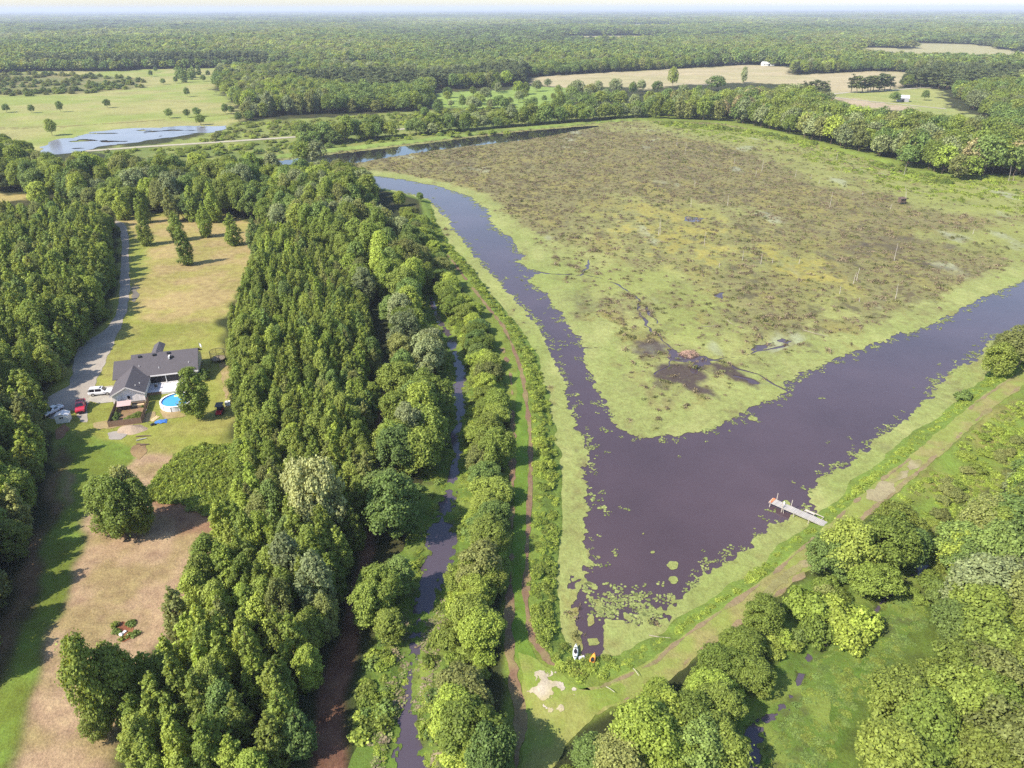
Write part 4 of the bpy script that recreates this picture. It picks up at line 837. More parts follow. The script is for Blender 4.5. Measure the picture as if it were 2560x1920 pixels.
# notable trees along the straw lane and the ditch
for u, v, h, wd, tn, lb in [(850,1160,12.8,4.6,'dark','big dark rounded oak between the straw lane and the ditch'), (700,1190,16.9,3.8,'cream','cream flowered tree rising above the young stand'), (668,1150,15.5,3.4,'cream','second cream flowered tree behind the first in the young stand'), (640,1300,14.2,2.7,'grey','silvery tree on the hay field side of the young stand'), (690,1350,14.2,2.9,'grey','silvery tree beside the straw lane in the young stand'),
        (846,1015,10.8,2.7,'lime','bright yellow green tree behind the dark oak'), (890,985,11.5,3.4,'grey','pale grey green tree on the ditch bank behind the dark oak'),
        (828,1320,8.8,3.2,'mid','rounded green tree where the ditch widens beside the straw lane'), (800,1350,7.4,2.7,'mid','smaller rounded tree beside the straw lane where the ditch widens'), (868,1285,6.8,2.7,'dark','dark low tree leaning over the wide part of the ditch'),
        (845,1385,5.7,2.3,'mid','low leafy tree on the bank below the wide part of the ditch'), (1020,1640,9.2,4.0,'mid','large rounded tree at the front end of the hedge by the ditch'), (985,1590,7.4,3.2,'lime','yellow green tree in front of the hedge beside the ditch'), (1055,1690,8.1,3.4,'dark','dark tree at the very front of the hedge by the lane'),
        (1040,1270,8.1,3.8,'olive','olive green willowy tree in the middle of the hedge by the ditch'), (1075,1010,8.8,3.6,'mid','tall rounded tree in the hedge beside the lane ruts')]:
    solo('broadleaf_tree', 'round' if wd > 2.9 else 'tall', u, v, h, wd, tn, lb)
for u, v, h, wd, tn, lb in [(1830,1235,8.4,4.8,'mid','big dark leaved bush nearest the shore end of the dock'), (1905,1225,8.6,4.4,'mid','big bush behind the one at the dock'), (1780,1240,6.2,3.4,'dark','dark bush hanging over the levee track by the dock'), (1880,1285,5.9,3.4,'mid','bush on the backwater side of the dock bushes'), (1960,1215,5.9,3.4,'dark','dark bush at the end of the dock bushes'),
        (1935,1160,6.1,3.4,'mid','bush between the levee track and the weedy slope behind the dock')]:
    solo('bush', 'round', u, v, h, wd, tn, lb, 'bush')
for u, v, h, wd, tn, lb in [(1745,1330,3.8,3.4,'lime','bright yellow green bush beside the levee track below the dock'), (1800,1345,3.8,3.2,'lime','bright yellow green bush in the middle of the row below the dock'), (1850,1355,3.5,3.2,'lime','bright yellow green bush at the backwater end of the row'), (1830,1390,3.0,2.5,'lime','small yellow green bush overhanging the backwater'), (1760,1375,3.2,2.5,'mid','green bush in front of the yellow green row')]:
    solo('bush', 'shrub', u, v, h, wd, tn, lb, 'bush')
for u, v, h, wd, tn, lb in [(2150,815,8.8,3.8,'mid','dark leafy bush on the bank where the levee track leaves the picture'), (2195,800,10.1,4.4,'olive','tallest olive bush on the bank where the levee track leaves the picture'), (2240,790,9.5,4.2,'mid','bush at the picture edge beside the levee track'), (2082,865,2.4,1.9,'dark','small round bush alone on the bank beside the levee track'), (2165,772,7.4,3.4,'olive','olive bush nearest the water on the far bank')]:
    solo('bush', 'round' if h > 3 else 'shrub', u, v, h, wd, tn, lb, 'bush')
for u, v, h, tn, lb in [(952,585,6,'dark','dark rounded tree standing alone beside the levee lane'), (908,440,4.5,'dark','small dark tree at the water edge of the far levee lane'), (865,450,8,'mid','tall tree where the levee lane disappears behind the wood'), (880,500,7,'mid','leafy tree on the wood side of the far levee lane')]:
    solo('broadleaf_tree', 'round', u, v, h, 2.8 if h > 5 else 1.6, tn, lb)
# meadow trees beyond
MT = [(15,243,'near the picture edge on the open meadow'), (69,244,'second from the picture edge on the open meadow'), (131,242,'third in the line on the open meadow'), (233,233,'fourth in the line on the open meadow'), (405,209,'alone on the pale middle of the meadow'),
      (353,183,'below the clump of meadow conifers'), (380,180,'beside the meadow below the conifers'), (327,166,'at the scrub edge of the meadow'), (337,156,'behind the scrub on the meadow'), (366,255,'tiny, along the fence line of the meadow'), (405,254,'small, along the fence line of the meadow'), (427,252,'smallest, along the fence line of the meadow'),
      (440,176,'left of the wood edge on the meadow'), (450,166,'just behind the wood edge on the meadow'), (487,246,'dark, at the wood corner by the meadow pond'), (501,247,'beside the dark one at the wood corner'), (516,264,'below the wood corner by the meadow pond'), (540,262,'at the foot of the wood near the meadow pond'), (717,140,'on the far rim of the meadow'), (625,146,'in the far strip of meadow'), (520,155,'at the far strip of meadow near the wood')]
for u, v, ph in MT:
    k = (v - 130) / 130; solo('meadow_tree', 'mround', u, v, random.uniform(6.5, 9), random.uniform(2.8, 3.8), 'dark', 'small dark meadow tree ' + ph)
solo('meadow_tree', 'mround', 113, 293, 11, 4.6, 'mid', 'larger spreading tree standing above the meadow pond')
solo('meadow_tree', 'mround', 434, 270, 7.5, 3.8, 'mid', 'rounded tree on the edge of the meadow pond')
for i, (u, v) in enumerate([(386,170),(394,172),(404,168),(412,172),(418,168),(430,162),(398,178)]):
    solo('meadow_conifer', 'mcone', u, v, random.uniform(13, 18), 4, 'dark', 'dark upright tree in the tight clump on the meadow', 'tree', 'clump of dark trees on the meadow')
for i, (u, v) in enumerate([(1838,200),(1850,201),(1862,200),(1874,199),(1886,199),(1898,198),(1910,197),(1922,196),(1880,196),(1900,195)]):
    solo('pine_tree', 'mpine', u, v, random.uniform(14, 17), 5.5, 'needle', 'dark flat topped pine in the grove by the farm lane', 'tree', 'pine grove by the farm lane')
for i, (u, v) in enumerate([(1735,206),(1748,205),(1760,206),(1772,207),(1783,207)]):
    solo('pine_tree', 'mpine', u, v, random.uniform(12, 15), 5, 'needle', 'dark pine at the field end of the marsh wood', 'tree', 'pines at the end of the marsh wood')
for u, v, h, wd, key, tn, lb in [(1932,221,9,5,'mround','dark','dark round tree right beside the metal roofed barn'), (1996,217,9,4,'mround','dark','dark tree standing alone in the barn meadow'), (1960,190,13,6,'mround','mid','green tree at the bend of the farm lane'),
        (1452,191,22,6.5,'mround','mid','tall round tree standing out in front of the tan field'), (1547,196,15,10,'mround','dark','wide dark tree in front of the tan field'), (1183,188,9,4.5,'mround','grey','small round tree on the green clearing'), (1383,198,12,6,'mround','grey','pale round tree before the tan field'), (1330,202,14,7,'mround','grey','bare branched grey tree before the tan field'), (1245,206,15,8,'mround','grey','grey broad tree beside the green clearing'), (1420,200,11,6,'mround','dark','dark tree left of the tall one before the tan field'), (1275,208,12,7,'mround','olive','olive tree beside the grey one at the clearing'),
        (1120,205,13,6,'mround','lime','yellow green tree at the near rim of the green clearing'), (1135,204,12,6,'mround','mid','green tree at the near rim of the green clearing')]:
    solo('field_edge_tree', key, u, v, h, wd, tn, lb)
# ---- masses of weeds, brush, kudzu
def pts_in(P, dens, seed, keep=None):
    rng = np.random.default_rng(seed); P = np.asarray(P); lo, hi = P.min(0), P.max(0)
    n = int(np.prod(hi - lo) * dens); q = lo + rng.random((n, 2)) * (hi - lo); k = inside(q[:, 0], q[:, 1], P)
    x, y = q[k, 0], q[k, 1]
    if keep is not None: k = keep(x, y); x, y = x[k], y[k]
    return x, y
def brush(name, P, dens, hr, wr, tints, label, seed, key='weed', keep=None, tint_p=None):
    x, y = pts_in(P, dens, seed, keep); rng = np.random.default_rng(seed + 1); n = len(x); a = ARCH[key][0]
    m = np.clip(.5 + .5 * fbm(x, y, 4, 2, 500 + seed) + rng.normal(size=n) * .15, 0, 1)
    h = hr[0] + (hr[1] - hr[0]) * m; wd = (wr[0] + (wr[1] - wr[0]) * m) * rng.uniform(.8, 1.2, n)
    mass(name, key, tints, np.stack([x, y, Hh(x, y) - .05], 1), np.stack([wd / a['R'], wd / a['R'], h / a['H']], 1), label, seed, tint_p)
notrk = lambda x, y: (seg_dist(x, y, TRACK_S) > 2.6)
notlane = lambda x, y: (seg_dist(x, y, RUT_E) > .8) & (-sdf(x, y, POND) > .2)
WB = np.concatenate([RUT_E[1:], GP((1230,1455),(1345,1420),(1301,1420),(1251,1414)), GP(*BANK_W)[3:-3][::-1]])
brush('bank_weeds', WB, 1.1, (.2, .75), (.4, .9), ['lime', 'mid'], 'leafy weeds along the bank between the lane rut and the green water plants', 21, keep=notlane)
brush('bank_shrubbery', WB, .05, (.9, 1.7), (.8, 1.4), ['lime', 'mid'], 'taller leafy shrubbery along the bank beside the lane rut', 22, 'shrub', keep=lambda x, y: notlane(x, y) & (seg_dist(x, y, RUT_E) > 1.8) & (fbm(x, y, 9, 2, 520) > .1))
SB = np.concatenate([GP((1200,1450),(1240,1440),(1300,1440)), GP(*BANK_S), TRACK_S[::-1][1:-1]])
brush('levee_weeds', SB, .9, (.15, .55), (.3, .8), ['lime'], 'low yellow green weeds between the levee track and the water', 23, keep=lambda x, y: notrk(x, y) & (-sdf(x, y, POND) > .3) & (np.hypot(x - 8.7, y - 73) > 2.2) & (np.hypot(x - 51, y - 104.5) > 2.5))
SLOPE = np.concatenate([off(TRACK_S[8:], -3), GP((2420,1000),(2212,1060),(2150,1090),(2070,1150),(2030,1220),(1950,1200),(1900,1130))])
brush('slope_weeds', GP((1900,1105),(1990,1045),(2070,970),(2150,905),(2230,850),(2420,760),(2420,1050),(2212,1040),(2160,1080),(2080,1130),(2030,1200),(1960,1190)), 1.0, (.15, .6), (.4, .9), ['lime', 'olive'], 'low weeds and brambles on the slope beyond the levee track', 24, tint_p=[.85, .15], keep=lambda x, y: (seg_dist(x, y, TRACK_S) > 2.2) & (fbm(x, y, 6, 3, 530) > -.15))
brush('slope_shrubbery', GP((2080,960),(2150,915),(2230,860),(2420,780),(2420,1050),(2212,1040),(2160,1060),(2090,1090)), .02, (.6, 1.3), (.9, 1.8), ['lime'], 'scattered brambles on the slope beyond the levee track', 25, 'shrub', keep=lambda x, y: seg_dist(x, y, TRACK_S) > 4)
DB = DITCHBANK
dk = lambda x, y: ribbon_d(x, y, CREEK, CREEKW, 30)
brush('ditch_weeds', DB, .8, (.3, 1.1), (.5, 1.2), ['mid', 'lime', 'dark'], 'rank weeds on the banks of the narrow ditch', 26, tint_p=[.5, .35, .15], keep=lambda x, y: (dk(x, y) < -.8) & ((dk(x, y) < -3.5) | (fbm(x, y, 4, 3, 540) > .1)))
brush('ditch_shrubbery', DB, .05, (1.0, 2.6), (1.0, 2.0), ['mid', 'lime'], 'leafy shrubbery on the banks of the narrow ditch', 27, 'shrub', keep=lambda x, y: (dk(x, y) < -2.5))
brush('pad_weeds', DB, 1.2, (.1, .3), (.3, .6), ['lime', 'mid'], 'floating plants at the edges of the narrow ditch', 28, keep=lambda x, y: (dk(x, y) > -2.2) & (dk(x, y) < .4 + .8 * fbm(x, y, 2.5, 3, 541)))
BW = BACKWATER
brush('backwater_weeds', BW, 1.4, (.06, .2), (.35, .8), ['mid', 'dark'], 'bright low plants covering the backwater', 29, keep=lambda x, y: ribbon_d(x, y, CREEK2, CREEK2W, 30) < -.3)
brush('thicket_undergrowth', GP(*S6), .35, (.8, 2.2), (.8, 1.8), ['mid', 'lime'], 'leafy green undergrowth filling the thicket beside the levee track', 30, 'shrub', tint_p=[.8, .2], keep=lambda x, y: ribbon_d(x, y, CREEK2, CREEK2W, 30) < -1)
brush('low_wood_undergrowth', GP(*S9), .12, (1.2, 3.0), (1.2, 2.2), ['mid', 'olive'], 'undergrowth between the trees of the low wood', 31, 'shrub')
brush('hedge_undergrowth', GP(*S4), .30, (1.0, 2.6), (1.0, 2.0), ['mid', 'lime'], 'leafy undergrowth filling the hedge by the ditch', 32, 'shrub', keep=lambda x, y: dk(x, y) < -1.2)
brush('lane_side_undergrowth', GP((850,560),(900,580),(935,660),(960,760),(955,900),(930,1020),(905,1180),(840,1200),(850,1000),(862,820)), .10, (1.0, 2.6), (1.0, 2.0), ['mid', 'dark'], 'undergrowth below the trees by the ditch', 33, 'shrub', keep=lambda x, y: dk(x, y) < -1.2)
KZ = GP((388,985),(430,968),(500,965),(520,1000),(535,1060),(510,1100),(450,1112),(390,1085),(330,1085),(322,1068),(345,1030))
brush('kudzu', KZ, 3.2, (.9, 1.6), (.55, .95), ['mid', 'lime'], 'dense mound of green vines spilling onto the hay field', 34, 'weed', tint_p=[.6, .4])
brush('kudzu_heap', KZ, .22, (.5, .9), (1.0, 1.7), ['mid'], 'thick heart of the mound of green vines by the hay field', 35, 'shrub')
brush('pit_weeds', GP((248,1350),(262,1338),(290,1342),(296,1378),(268,1392),(250,1380)), 2.0, (.5, 1.2), (.5, .9), ['dark', 'mid'], 'weeds ringing the small dug pit in the hay field', 36, keep=lambda x, y: sdf(x, y, GP((256,1358),(265,1350),(284,1350),(286,1370),(268,1380),(258,1374))) < 0)
brush('scrub', GP((-100,210),(-60,162),(70,160),(200,163),(310,171),(312,190),(200,203),(60,208)), .006, (2.5, 6), (2.5, 4), ['mid', 'olive', 'dark'], 'young scrub growing up on the far meadow', 37, 'mcone', keep=lambda x, y: fbm(x, y, 50, 2, 550) > -.25)
brush('roadside_brush', GP((220,330),(640,304),(880,290),(1000,280),(1000,290),(860,302),(640,320),(400,340)), .03, (.8, 2.2), (1.2, 2.6), ['mid', 'lime'], 'low brush between the gravel road and the far channel', 38, 'shrub')
brush('meadow_brush', GP((520,268),(700,258),(1000,238),(1200,228),(1380,232),(1240,250),(1000,262),(640,294),(400,310),(470,285)), .02, (.8, 3.0), (1.4, 3.0), ['lime', 'mid', 'olive'], 'pale brush on the meadow between the gravel road and the woods', 39, 'shrub')
brush('clearing_trees', GP((880,252),(940,205),(1000,200),(1120,196),(1230,200),(1390,205),(1390,250),(1240,258),(1000,258)), .0016, (6, 13), (3.0, 5.5), ['mid', 'grey', 'dark'], 'scattered trees in the green clearing before the woods', 40, 'mround')
# ---- marsh growth
LEAF['brown'] = leaf_mat('marsh_brown', (0.185, 0.148, 0.090), (0.255, 0.210, 0.132), .15)
LEAF['drab'] = leaf_mat('marsh_drab', (0.150, 0.160, 0.060), (0.205, 0.210, 0.085), .2)
def tuft(seed):
    rng = np.random.default_rng(seed); n = 60
    a = rng.uniform(0, 6.28, n); r = np.abs(rng.normal(size=n)) * .55
    P = np.stack([np.cos(a) * r * 1.6, np.sin(a) * r * .8, rng.uniform(.05, .5, n) * np.exp(-r * .7)], 1)
    N_ = rng.normal(size=(n, 3)); N_[:, 2] = np.abs(N_[:, 2]) * .6
    V, F = leaf_quads(P, N_, .42, rng, .45); V[:, 2] = np.maximum(V[:, 2], -.1)
    return dict(V=V, F=F, tv=np.zeros((0, 3)), tf=np.zeros((0, 4), int), H=.6, R=1.0)
ARCH['tuft'] = [tuft(i + 40) for i in range(5)]
rng = np.random.default_rng(9)
x, y = pts_in(POND, .36, 60)
r = np.hypot(x, y)
big, mid, fine, brown, ye, gr, mud, edge = marsh_parts(x, y)
pr = np.clip(sstep(.70, -.5, big * .4 + mid * .75 + fine * .55 + .95 - brown * 1.75) * 1.0 + .10 * (edge > 9) + .12 * brown, 0, 1) * (edge > 3) * (1 - mud * .8)
pr *= .35 + .65 * sstep(-.4, .5, fbm(x, y, 3, 3, 570))
k = rng.random(len(x)) < pr; k &= sdf_near(x, y, FARCH, 10) < -2.0; x, y, g2 = x[k], y[k], gr[k]; print('tufts', len(x))
s = rng.uniform(.28, .95, len(x)) * (1 + .5 * (fbm(x, y, 6, 2, 575) > .35)); isb = rng.random(len(x)) > .35 + .5 * g2
for m, tn, lb in ((isb, 'brown', 'brown clumps of dead looking marsh plants standing in the mat'), (~isb, 'drab', 'drab green clumps of marsh plants standing in the mat')):
    mass('marsh_plants', 'tuft', [tn], np.stack([x[m], y[m], np.full(m.sum(), WZ + .05)], 1), np.stack([s[m], s[m], s[m] * rng.uniform(.7, 1.6, m.sum())], 1), lb, 61)
x, y = pts_in(GP((1392,262),(1560,270),(1740,308),(1960,376),(2420,392),(2420,500),(2080,440),(1900,400),(1700,330),(1500,290)), .10, 62)
s = np.random.default_rng(3).uniform(.8, 2.0, len(x)); k = fbm(x, y, 9, 3, 571) > -.1
mass('marsh_grass', 'tuft', ['lime', 'mid'], np.stack([x, y, np.full(len(x), WZ + .05)], 1)[k], np.stack([s, s, s], 1)[k], 'green marsh grass along the edge of the far wood', 63)
# ---- dead snags
SN = [(635,285,360,3),(600,340,385,0),(837,345,390,0),(235,410,450,-8),(210,510,570,-3),(430,490,560,0),(520,830,890,0),(630,850,910,0),(1435,790,890,-8),(1205,930,1010,4),(1185,960,1030,6),(1105,1040,1090,-4),(1440,1030,1120,-5),(1045,480,570,0),(1490,320,385,0),(2115,330,420,-8),(1320,130,210,-2),(470,270,310,0),(15,660,740,2),(290,720,800,0),(700,870,905,0),(860,870,910,0),(1222,1110,1135,0),(930,375,400,0),(1410,550,580,3),(175,190,250,3),(125,160,200,0),(2145,380,415,0),(380,900,930,0),(1905,700,730,2),(1085,240,290,0),(25,640,735,-4),(1240,480,498,0),(980,400,430,0)]
def snag_mesh(seed, h, lean):
    rng = random.Random(seed); pts = [(0, 0, -.8)]; n = 5
    for i in range(1, n + 1):
        t = i / n; pts.append((lean * t + rng.uniform(-.05, .05) * h * .2, rng.uniform(-.03, .03) * h, h * t))
    P_ = [tube(pts, np.linspace(.11, .035, n + 1), 5)]
    for q in range(rng.randint(1, 3)):
        t = rng.uniform(.5, .9); b = np.array([lean * t, 0, h * t]); a = rng.uniform(0, 6.28); L_ = rng.uniform(.3, .9)
        P_.append(tube([b, b + np.array([math.cos(a) * L_, math.sin(a) * L_, L_ * .5])], [.04, .015], 4))
    return merge(P_)
for i, (cx, y0, y1, ln) in enumerate(SN):
    u, v0, v1 = 1417 + .3594 * cx, 242 + .3594 * y0, 242 + .3594 * y1
    px, py = G(u, v1); D = proj(px, py, 0)[2]; h = (v1 - v0) * PXS * D / (FPX * .93); ln_m = -ln * .3594 * PXS * D / FPX * .8
    V, F = snag_mesh(i, max(h, 1.2), -ln_m)
    o = link('dead_snag', new_mesh('dead_snag', V, F, M_PALEBARK, True), None, (px, py, WZ))
    near = ['pale bare dead trunk standing in the marsh', 'short bleached dead stub standing in the marsh', 'leaning bleached dead trunk in the marsh'][1 if h < 3.2 else 2 if abs(ln) > 3 else 0]
    tag(o, near, 'dead tree', 'dead trunks in the marsh')
for u0, v0, u1, v1, lb in [(1570,690,1585,703,'pale fallen branch sticking out of the marsh water plants'), (1548,703,1512,706,'long pale log lying flat in the marsh'), (1735,712,1790,728,'thin pale log lying in the mat near the open water'), (1402,1371,1448,1380,'thin dark log floating in the green mat by the south bank')]:
    a, b = np.array([*G(u0, v0), WZ + .15]), np.array([*G(u1, v1), WZ + .18]); c0 = (a + b) / 2
    V, F = tube([a - c0, (b - a) * .02, b - c0 + np.array([0, 0, .25])], [.075, .07, .03], 6)
    tag(link('fallen_log', new_mesh('fallen_log', V, F, M_GREYBARK, True), None, c0), lb, 'log')

brush('pine_rows', GP((60,152),(300,149),(580,143),(580,134),(300,138),(60,140)), .012, (15, 20), (3.2, 4.6), ['needle'], 'straight edge of dark planted pines along the far meadow', 41, 'mpine')

for i, (u, v, h, lb) in enumerate([(742,508,15,'bare grey dead tree poking out of the wood beside the channel'), (757,512,16,'tallest bare grey tree poking out of the wood beside the channel'), (770,510,14,'bare grey tree nearest the water in the wood'), (728,512,13,'thin bare grey tree at the field side of the dead ones')]):
    px, py = G(u, v); V, F = snag_mesh(70 + i, h, .6); P_ = [(V, F)]; rg_ = np.random.default_rng(i)
    for q in range(26):
        t_ = rg_.uniform(.5, .98); b_ = np.array([.6 * t_, 0, h * t_]); a_ = rg_.uniform(0, 6.28); L_ = rg_.uniform(1.0, 2.6) * (1.3 - t_)
        P_.append(tube([b_, b_ + np.array([math.cos(a_) * L_ * .6, math.sin(a_) * L_ * .6, L_ * .5]), b_ + np.array([math.cos(a_) * L_, math.sin(a_) * L_, L_ * 1.3])], [.09, .06, .03], 4))
    V, F = merge(P_); tag(link('bare_tree', new_mesh('bare_tree', V, F, M_PALEBARK, True), None, (px, py, 0)), lb, 'dead tree')

# ---- loose lily pads beyond the ragged edge of the mat
LEAF['pad'] = leaf_mat('lily_pad', (0.165, 0.200, 0.060), (0.215, 0.240, 0.080), .1)
def pads(seed):
    rng = np.random.default_rng(seed); V, F = [], []
    for q in range(7):
        c = rng.normal(size=2) * np.array([.55, .35]); r = rng.uniform(.10, .26); n0 = len(V); k = 7
        V += [(c[0] + r * math.cos(6.283 * j / k), c[1] + r * math.sin(6.283 * j / k), .012 * q) for j in range(k)] + [(c[0], c[1], .012 * q + .008)]
        F += [(n0 + k, n0 + j, n0 + (j + 1) % k, n0 + (j + 1) % k) for j in range(k)]
    me = None; V = np.array(V); return V, [f[:3] for f in F]
ARCH['pad'] = []
for i in range(5):
    V, F = pads(i + 70); ARCH['pad'].append(dict(V=V, F=np.array([[f[0], f[1], f[2]] for f in F]), tv=np.zeros((0, 3)), tf=np.zeros((0, 3), int), H=1.0, R=1.0))
x, y = pts_in(OPEN, 2.6, 65); so = sdf_near(x, y, OPEN, 45); rng = np.random.default_rng(66)
pr = np.exp(-np.maximum(so, 0) / 1.1) * sstep(-.5, .6, fbm(x, y, 2.2, 3, 580)) * .7 + .2 * (so < 2.0) * sstep(.45, .8, fbm(x, y, 7, 2, 581)) * sstep(-.1, .5, fbm(x, y, 1.2, 2, 582))
tz = sdf_near(x, y, GP((1262,1235),(1300,1262),(1366,1285),(1434,1300),(1420,1330),(1370,1345),(1320,1335),(1275,1310),(1252,1270)), 8)
pr = np.where(tz > -1, .45 * sstep(-.5, .5, fbm(x, y, 1.6, 3, 583)) + .1, pr)
k = rng.random(len(x)) < pr; x, y = x[k], y[k]
x2, y2 = pts_in(GP((1262,1250),(1316,1280),(1366,1293),(1434,1306),(1420,1330),(1370,1345),(1320,1340),(1275,1315)), 3.0, 67); k = fbm(x2, y2, 1.6, 3, 583) > -.15; x, y = np.concatenate([x, x2[k]]), np.concatenate([y, y2[k]])
s = rng.uniform(.5, 1.3, len(x)); print('pads', len(x))
mass('lily_pads', 'pad', ['pad'], np.stack([x, y, np.full(len(x), WZ + .02)], 1), np.stack([s, s, np.full(len(x), 1.0)], 1), 'loose lily pads drifting off the ragged edges of the mat', 68)

CB = GP((800,1400),(850,1330),(930,1290),(985,1300),(960,1420),(965,1520),(990,1720),(790,1720),(800,1560))
x, y = pts_in(CB, 5.0, 69); d_ = ribbon_d(x, y, CREEK, CREEKW, 30); rng = np.random.default_rng(71)
k = (d_ > -3.2) & (d_ < 1.0) & (fbm(x, y, 1.8, 3, 590) > -.25 + .35 * np.abs(d_ + .8)); x, y = x[k], y[k]; s = rng.uniform(.35, .9, len(x))
mass('ditch_lilies', 'pad', ['brown', 'drab', 'pad'], np.stack([x, y, np.maximum(Hh(x, y) + .07, -.43)], 1), np.stack([s, s, np.full(len(x), 1.0)], 1), 'brownish lily pads speckling the edges of the dark ditch', 72, [.5, .3, .2])

brush('backwater_scrub', GP((1690,1330),(1790,1260),(1900,1215),(2060,1165),(2085,1290),(2000,1335),(1950,1310),(1900,1320),(1840,1375),(1760,1420),(1700,1400)), .16, (.9, 2.4), (1.0, 1.9), ['mid', 'dark', 'olive'], 'tangled scrub around the head of the backwater below the dock', 45, 'shrub', tint_p=[.6, .25, .15], keep=lambda x, y: (ribbon_d(x, y, CREEK2, CREEK2W, 30) < -1.0) & (seg_dist(x, y, TRACK_S) > 3.5))
brush('slope_scrub', GP((2000,1090),(2080,1020),(2160,965),(2260,900),(2300,1040),(2212,1050),(2140,1110),(2080,1170),(2020,1190)), .10, (.8, 2.0), (1.0, 1.9), ['mid', 'olive'], 'rough scrub in front of the low wood on the slope', 46, 'shrub', keep=lambda x, y: fbm(x, y, 8, 3, 595) > -.2)
# ================================================================ built things
class MB:
    """collects boxes, prisms, tubes; build() links them as one mesh"""
    def __init__(s): s.p = []
    def box(s, x0, x1, y0, y1, z0, z1):
        V = np.array([(x, y, z) for z in (z0, z1) for x, y in ((x0, y0), (x1, y0), (x1, y1), (x0, y1))], float)
        s.p.append((V, [(3, 2, 1, 0), (4, 5, 6, 7), (0, 1, 5, 4), (1, 2, 6, 5), (2, 3, 7, 6), (3, 0, 4, 7)])); return s
    def poly(s, V, F): s.p.append((np.array(V, float), [tuple(f) for f in F])); return s
    def prism(s, pts, a, b, axis='y'):
        """outline pts extruded from a to b along an axis"""
        n = len(pts); mk = {'y': lambda p, t: (p[0], t, p[1]), 'x': lambda p, t: (t, p[0], p[1]), 'z': lambda p, t: (p[0], p[1], t)}[axis]
        V = [mk(p, a) for p in pts] + [mk(p, b) for p in pts]
        F = [tuple(range(n))[::-1], tuple(range(n, 2 * n))] + [(i, (i + 1) % n, n + (i + 1) % n, n + i) for i in range(n)]
        s.p.append((np.array(V, float), F)); return s
    def tube(s, pts, r, k=6):
        rr = r if hasattr(r, '__len__') else [r] * len(pts)
        V, F = tube([np.array(p, float) for p in pts], rr, k); n = len(pts)
        F = [tuple(f) for f in F] + [tuple(range(k))[::-1], tuple(range((n - 1) * k, n * k))]
        s.p.append((V, F)); return s
    def slab(s, a, b, c, d, t):
        """quad a b c d thickened by t along its normal (downwards)"""
        P = [np.array(q, float) for q in (a, b, c, d)]; n = np.cross(P[1] - P[0], P[3] - P[0]); n /= np.linalg.norm(n)
        if n[2] < 0: n = -n
        V = P + [q - n * t for q in P]
        s.p.append((np.array(V), [(0, 1, 2, 3), (7, 6, 5, 4), (0, 4, 5, 1), (1, 5, 6, 2), (2, 6, 7, 3), (3, 7, 4, 0)])); return s
    def build(s, name, mat, parent=None, loc=None, bevel=0.0, smooth=False):
        V, F, n = [], [], 0
        for v, f in s.p:
            V += [tuple(q) for q in v]; F += [tuple(i + n for i in g) for g in f]; n += len(v)
        me = bpy.data.meshes.new(name); me.from_pydata(V, [], F)
        bm = bmesh.new(); bm.from_mesh(me); bmesh.ops.recalc_face_normals(bm, faces=bm.faces[:])
        if bevel: bmesh.ops.bevel(bm, geom=[e for e in bm.edges], offset=bevel, segments=2, affect='EDGES', clamp_overlap=True)
        bm.to_mesh(me); bm.free(); me.materials.append(mat)
        if smooth: me.polygons.foreach_set('use_smooth', np.ones(len(me.polygons), bool))
        return link(name, me, parent, loc)
def shingle_mat():
    b = NB('roof_shingles'); tc = b.n('ShaderNodeTexCoord'); br = b.n('ShaderNodeTexBrick', i_Vector=tc.outputs['Object'])
    br.inputs['Scale'].default_value = 3.0; br.inputs['Color1'].default_value = (.062, .055, .064, 1); br.inputs['Color2'].default_value = (.092, .082, .092, 1); br.inputs['Mortar'].default_value = (.03, .028, .032, 1); br.inputs['Mortar Size'].default_value = .03
    n = b.noise(tc.outputs['Object'], .6, 4); c = b.mix(b.math('MULTIPLY', n, .5), br.outputs[0], (.11, .097, .107))
    p = b.n('ShaderNodeBsdfPrincipled', i_Base_Color=c, i_Roughness=.85); return b.out(p.outputs[0])
def stripe_mat(name, rgb, pitch, axis='X', dark=.55, rough=.6, wd=.12):
    """boards or ribs a pitch apart, a dark joint between"""
    b = NB(name); tc = b.n('ShaderNodeTexCoord'); sx = b.n('ShaderNodeSeparateXYZ', i_Vector=tc.outputs['Object'])
    f = b.math('FRACT', b.math('DIVIDE', sx.outputs[axis], pitch)); j = b.math('LESS_THAN', f, wd)
    idx = b.math('FLOOR', b.math('DIVIDE', sx.outputs[axis], pitch)); wn = b.n('ShaderNodeTexWhiteNoise', noise_dimensions='1D', i_W=idx)
    n = b.noise(tc.outputs['Object'], 1.3, 4); k = b.math('ADD', b.math('MULTIPLY', wn.outputs['Value'], .5), b.math('MULTIPLY', n, .5))
    c = b.mix(k, tuple(v * .78 for v in rgb), tuple(min(1, v * 1.15) for v in rgb)); c = b.mix(j, c, tuple(v * dark for v in rgb))
    p = b.n('ShaderNodeBsdfPrincipled', i_Base_Color=c, i_Roughness=rough); return b.out(p.outputs[0])
def brick_mat():
    b = NB('brick_skirt'); tc = b.n('ShaderNodeTexCoord'); br = b.n('ShaderNodeTexBrick', i_Vector=tc.outputs['Object']); br.inputs['Scale'].default_value = 4
    br.inputs['Color1'].default_value = (.23, .10, .07, 1); br.inputs['Color2'].default_value = (.30, .14, .10, 1); br.inputs['Mortar'].default_value = (.35, .31, .27, 1)
    p = b.n('ShaderNodeBsdfPrincipled', i_Base_Color=br.outputs[0], i_Roughness=.9); return b.out(p.outputs[0])
M_SHINGLE, M_BRICK = shingle_mat(), brick_mat()
M_SIDING = stripe_mat('board_siding', (.84, .78, .75), .42, 'X', .82, .6, .08)
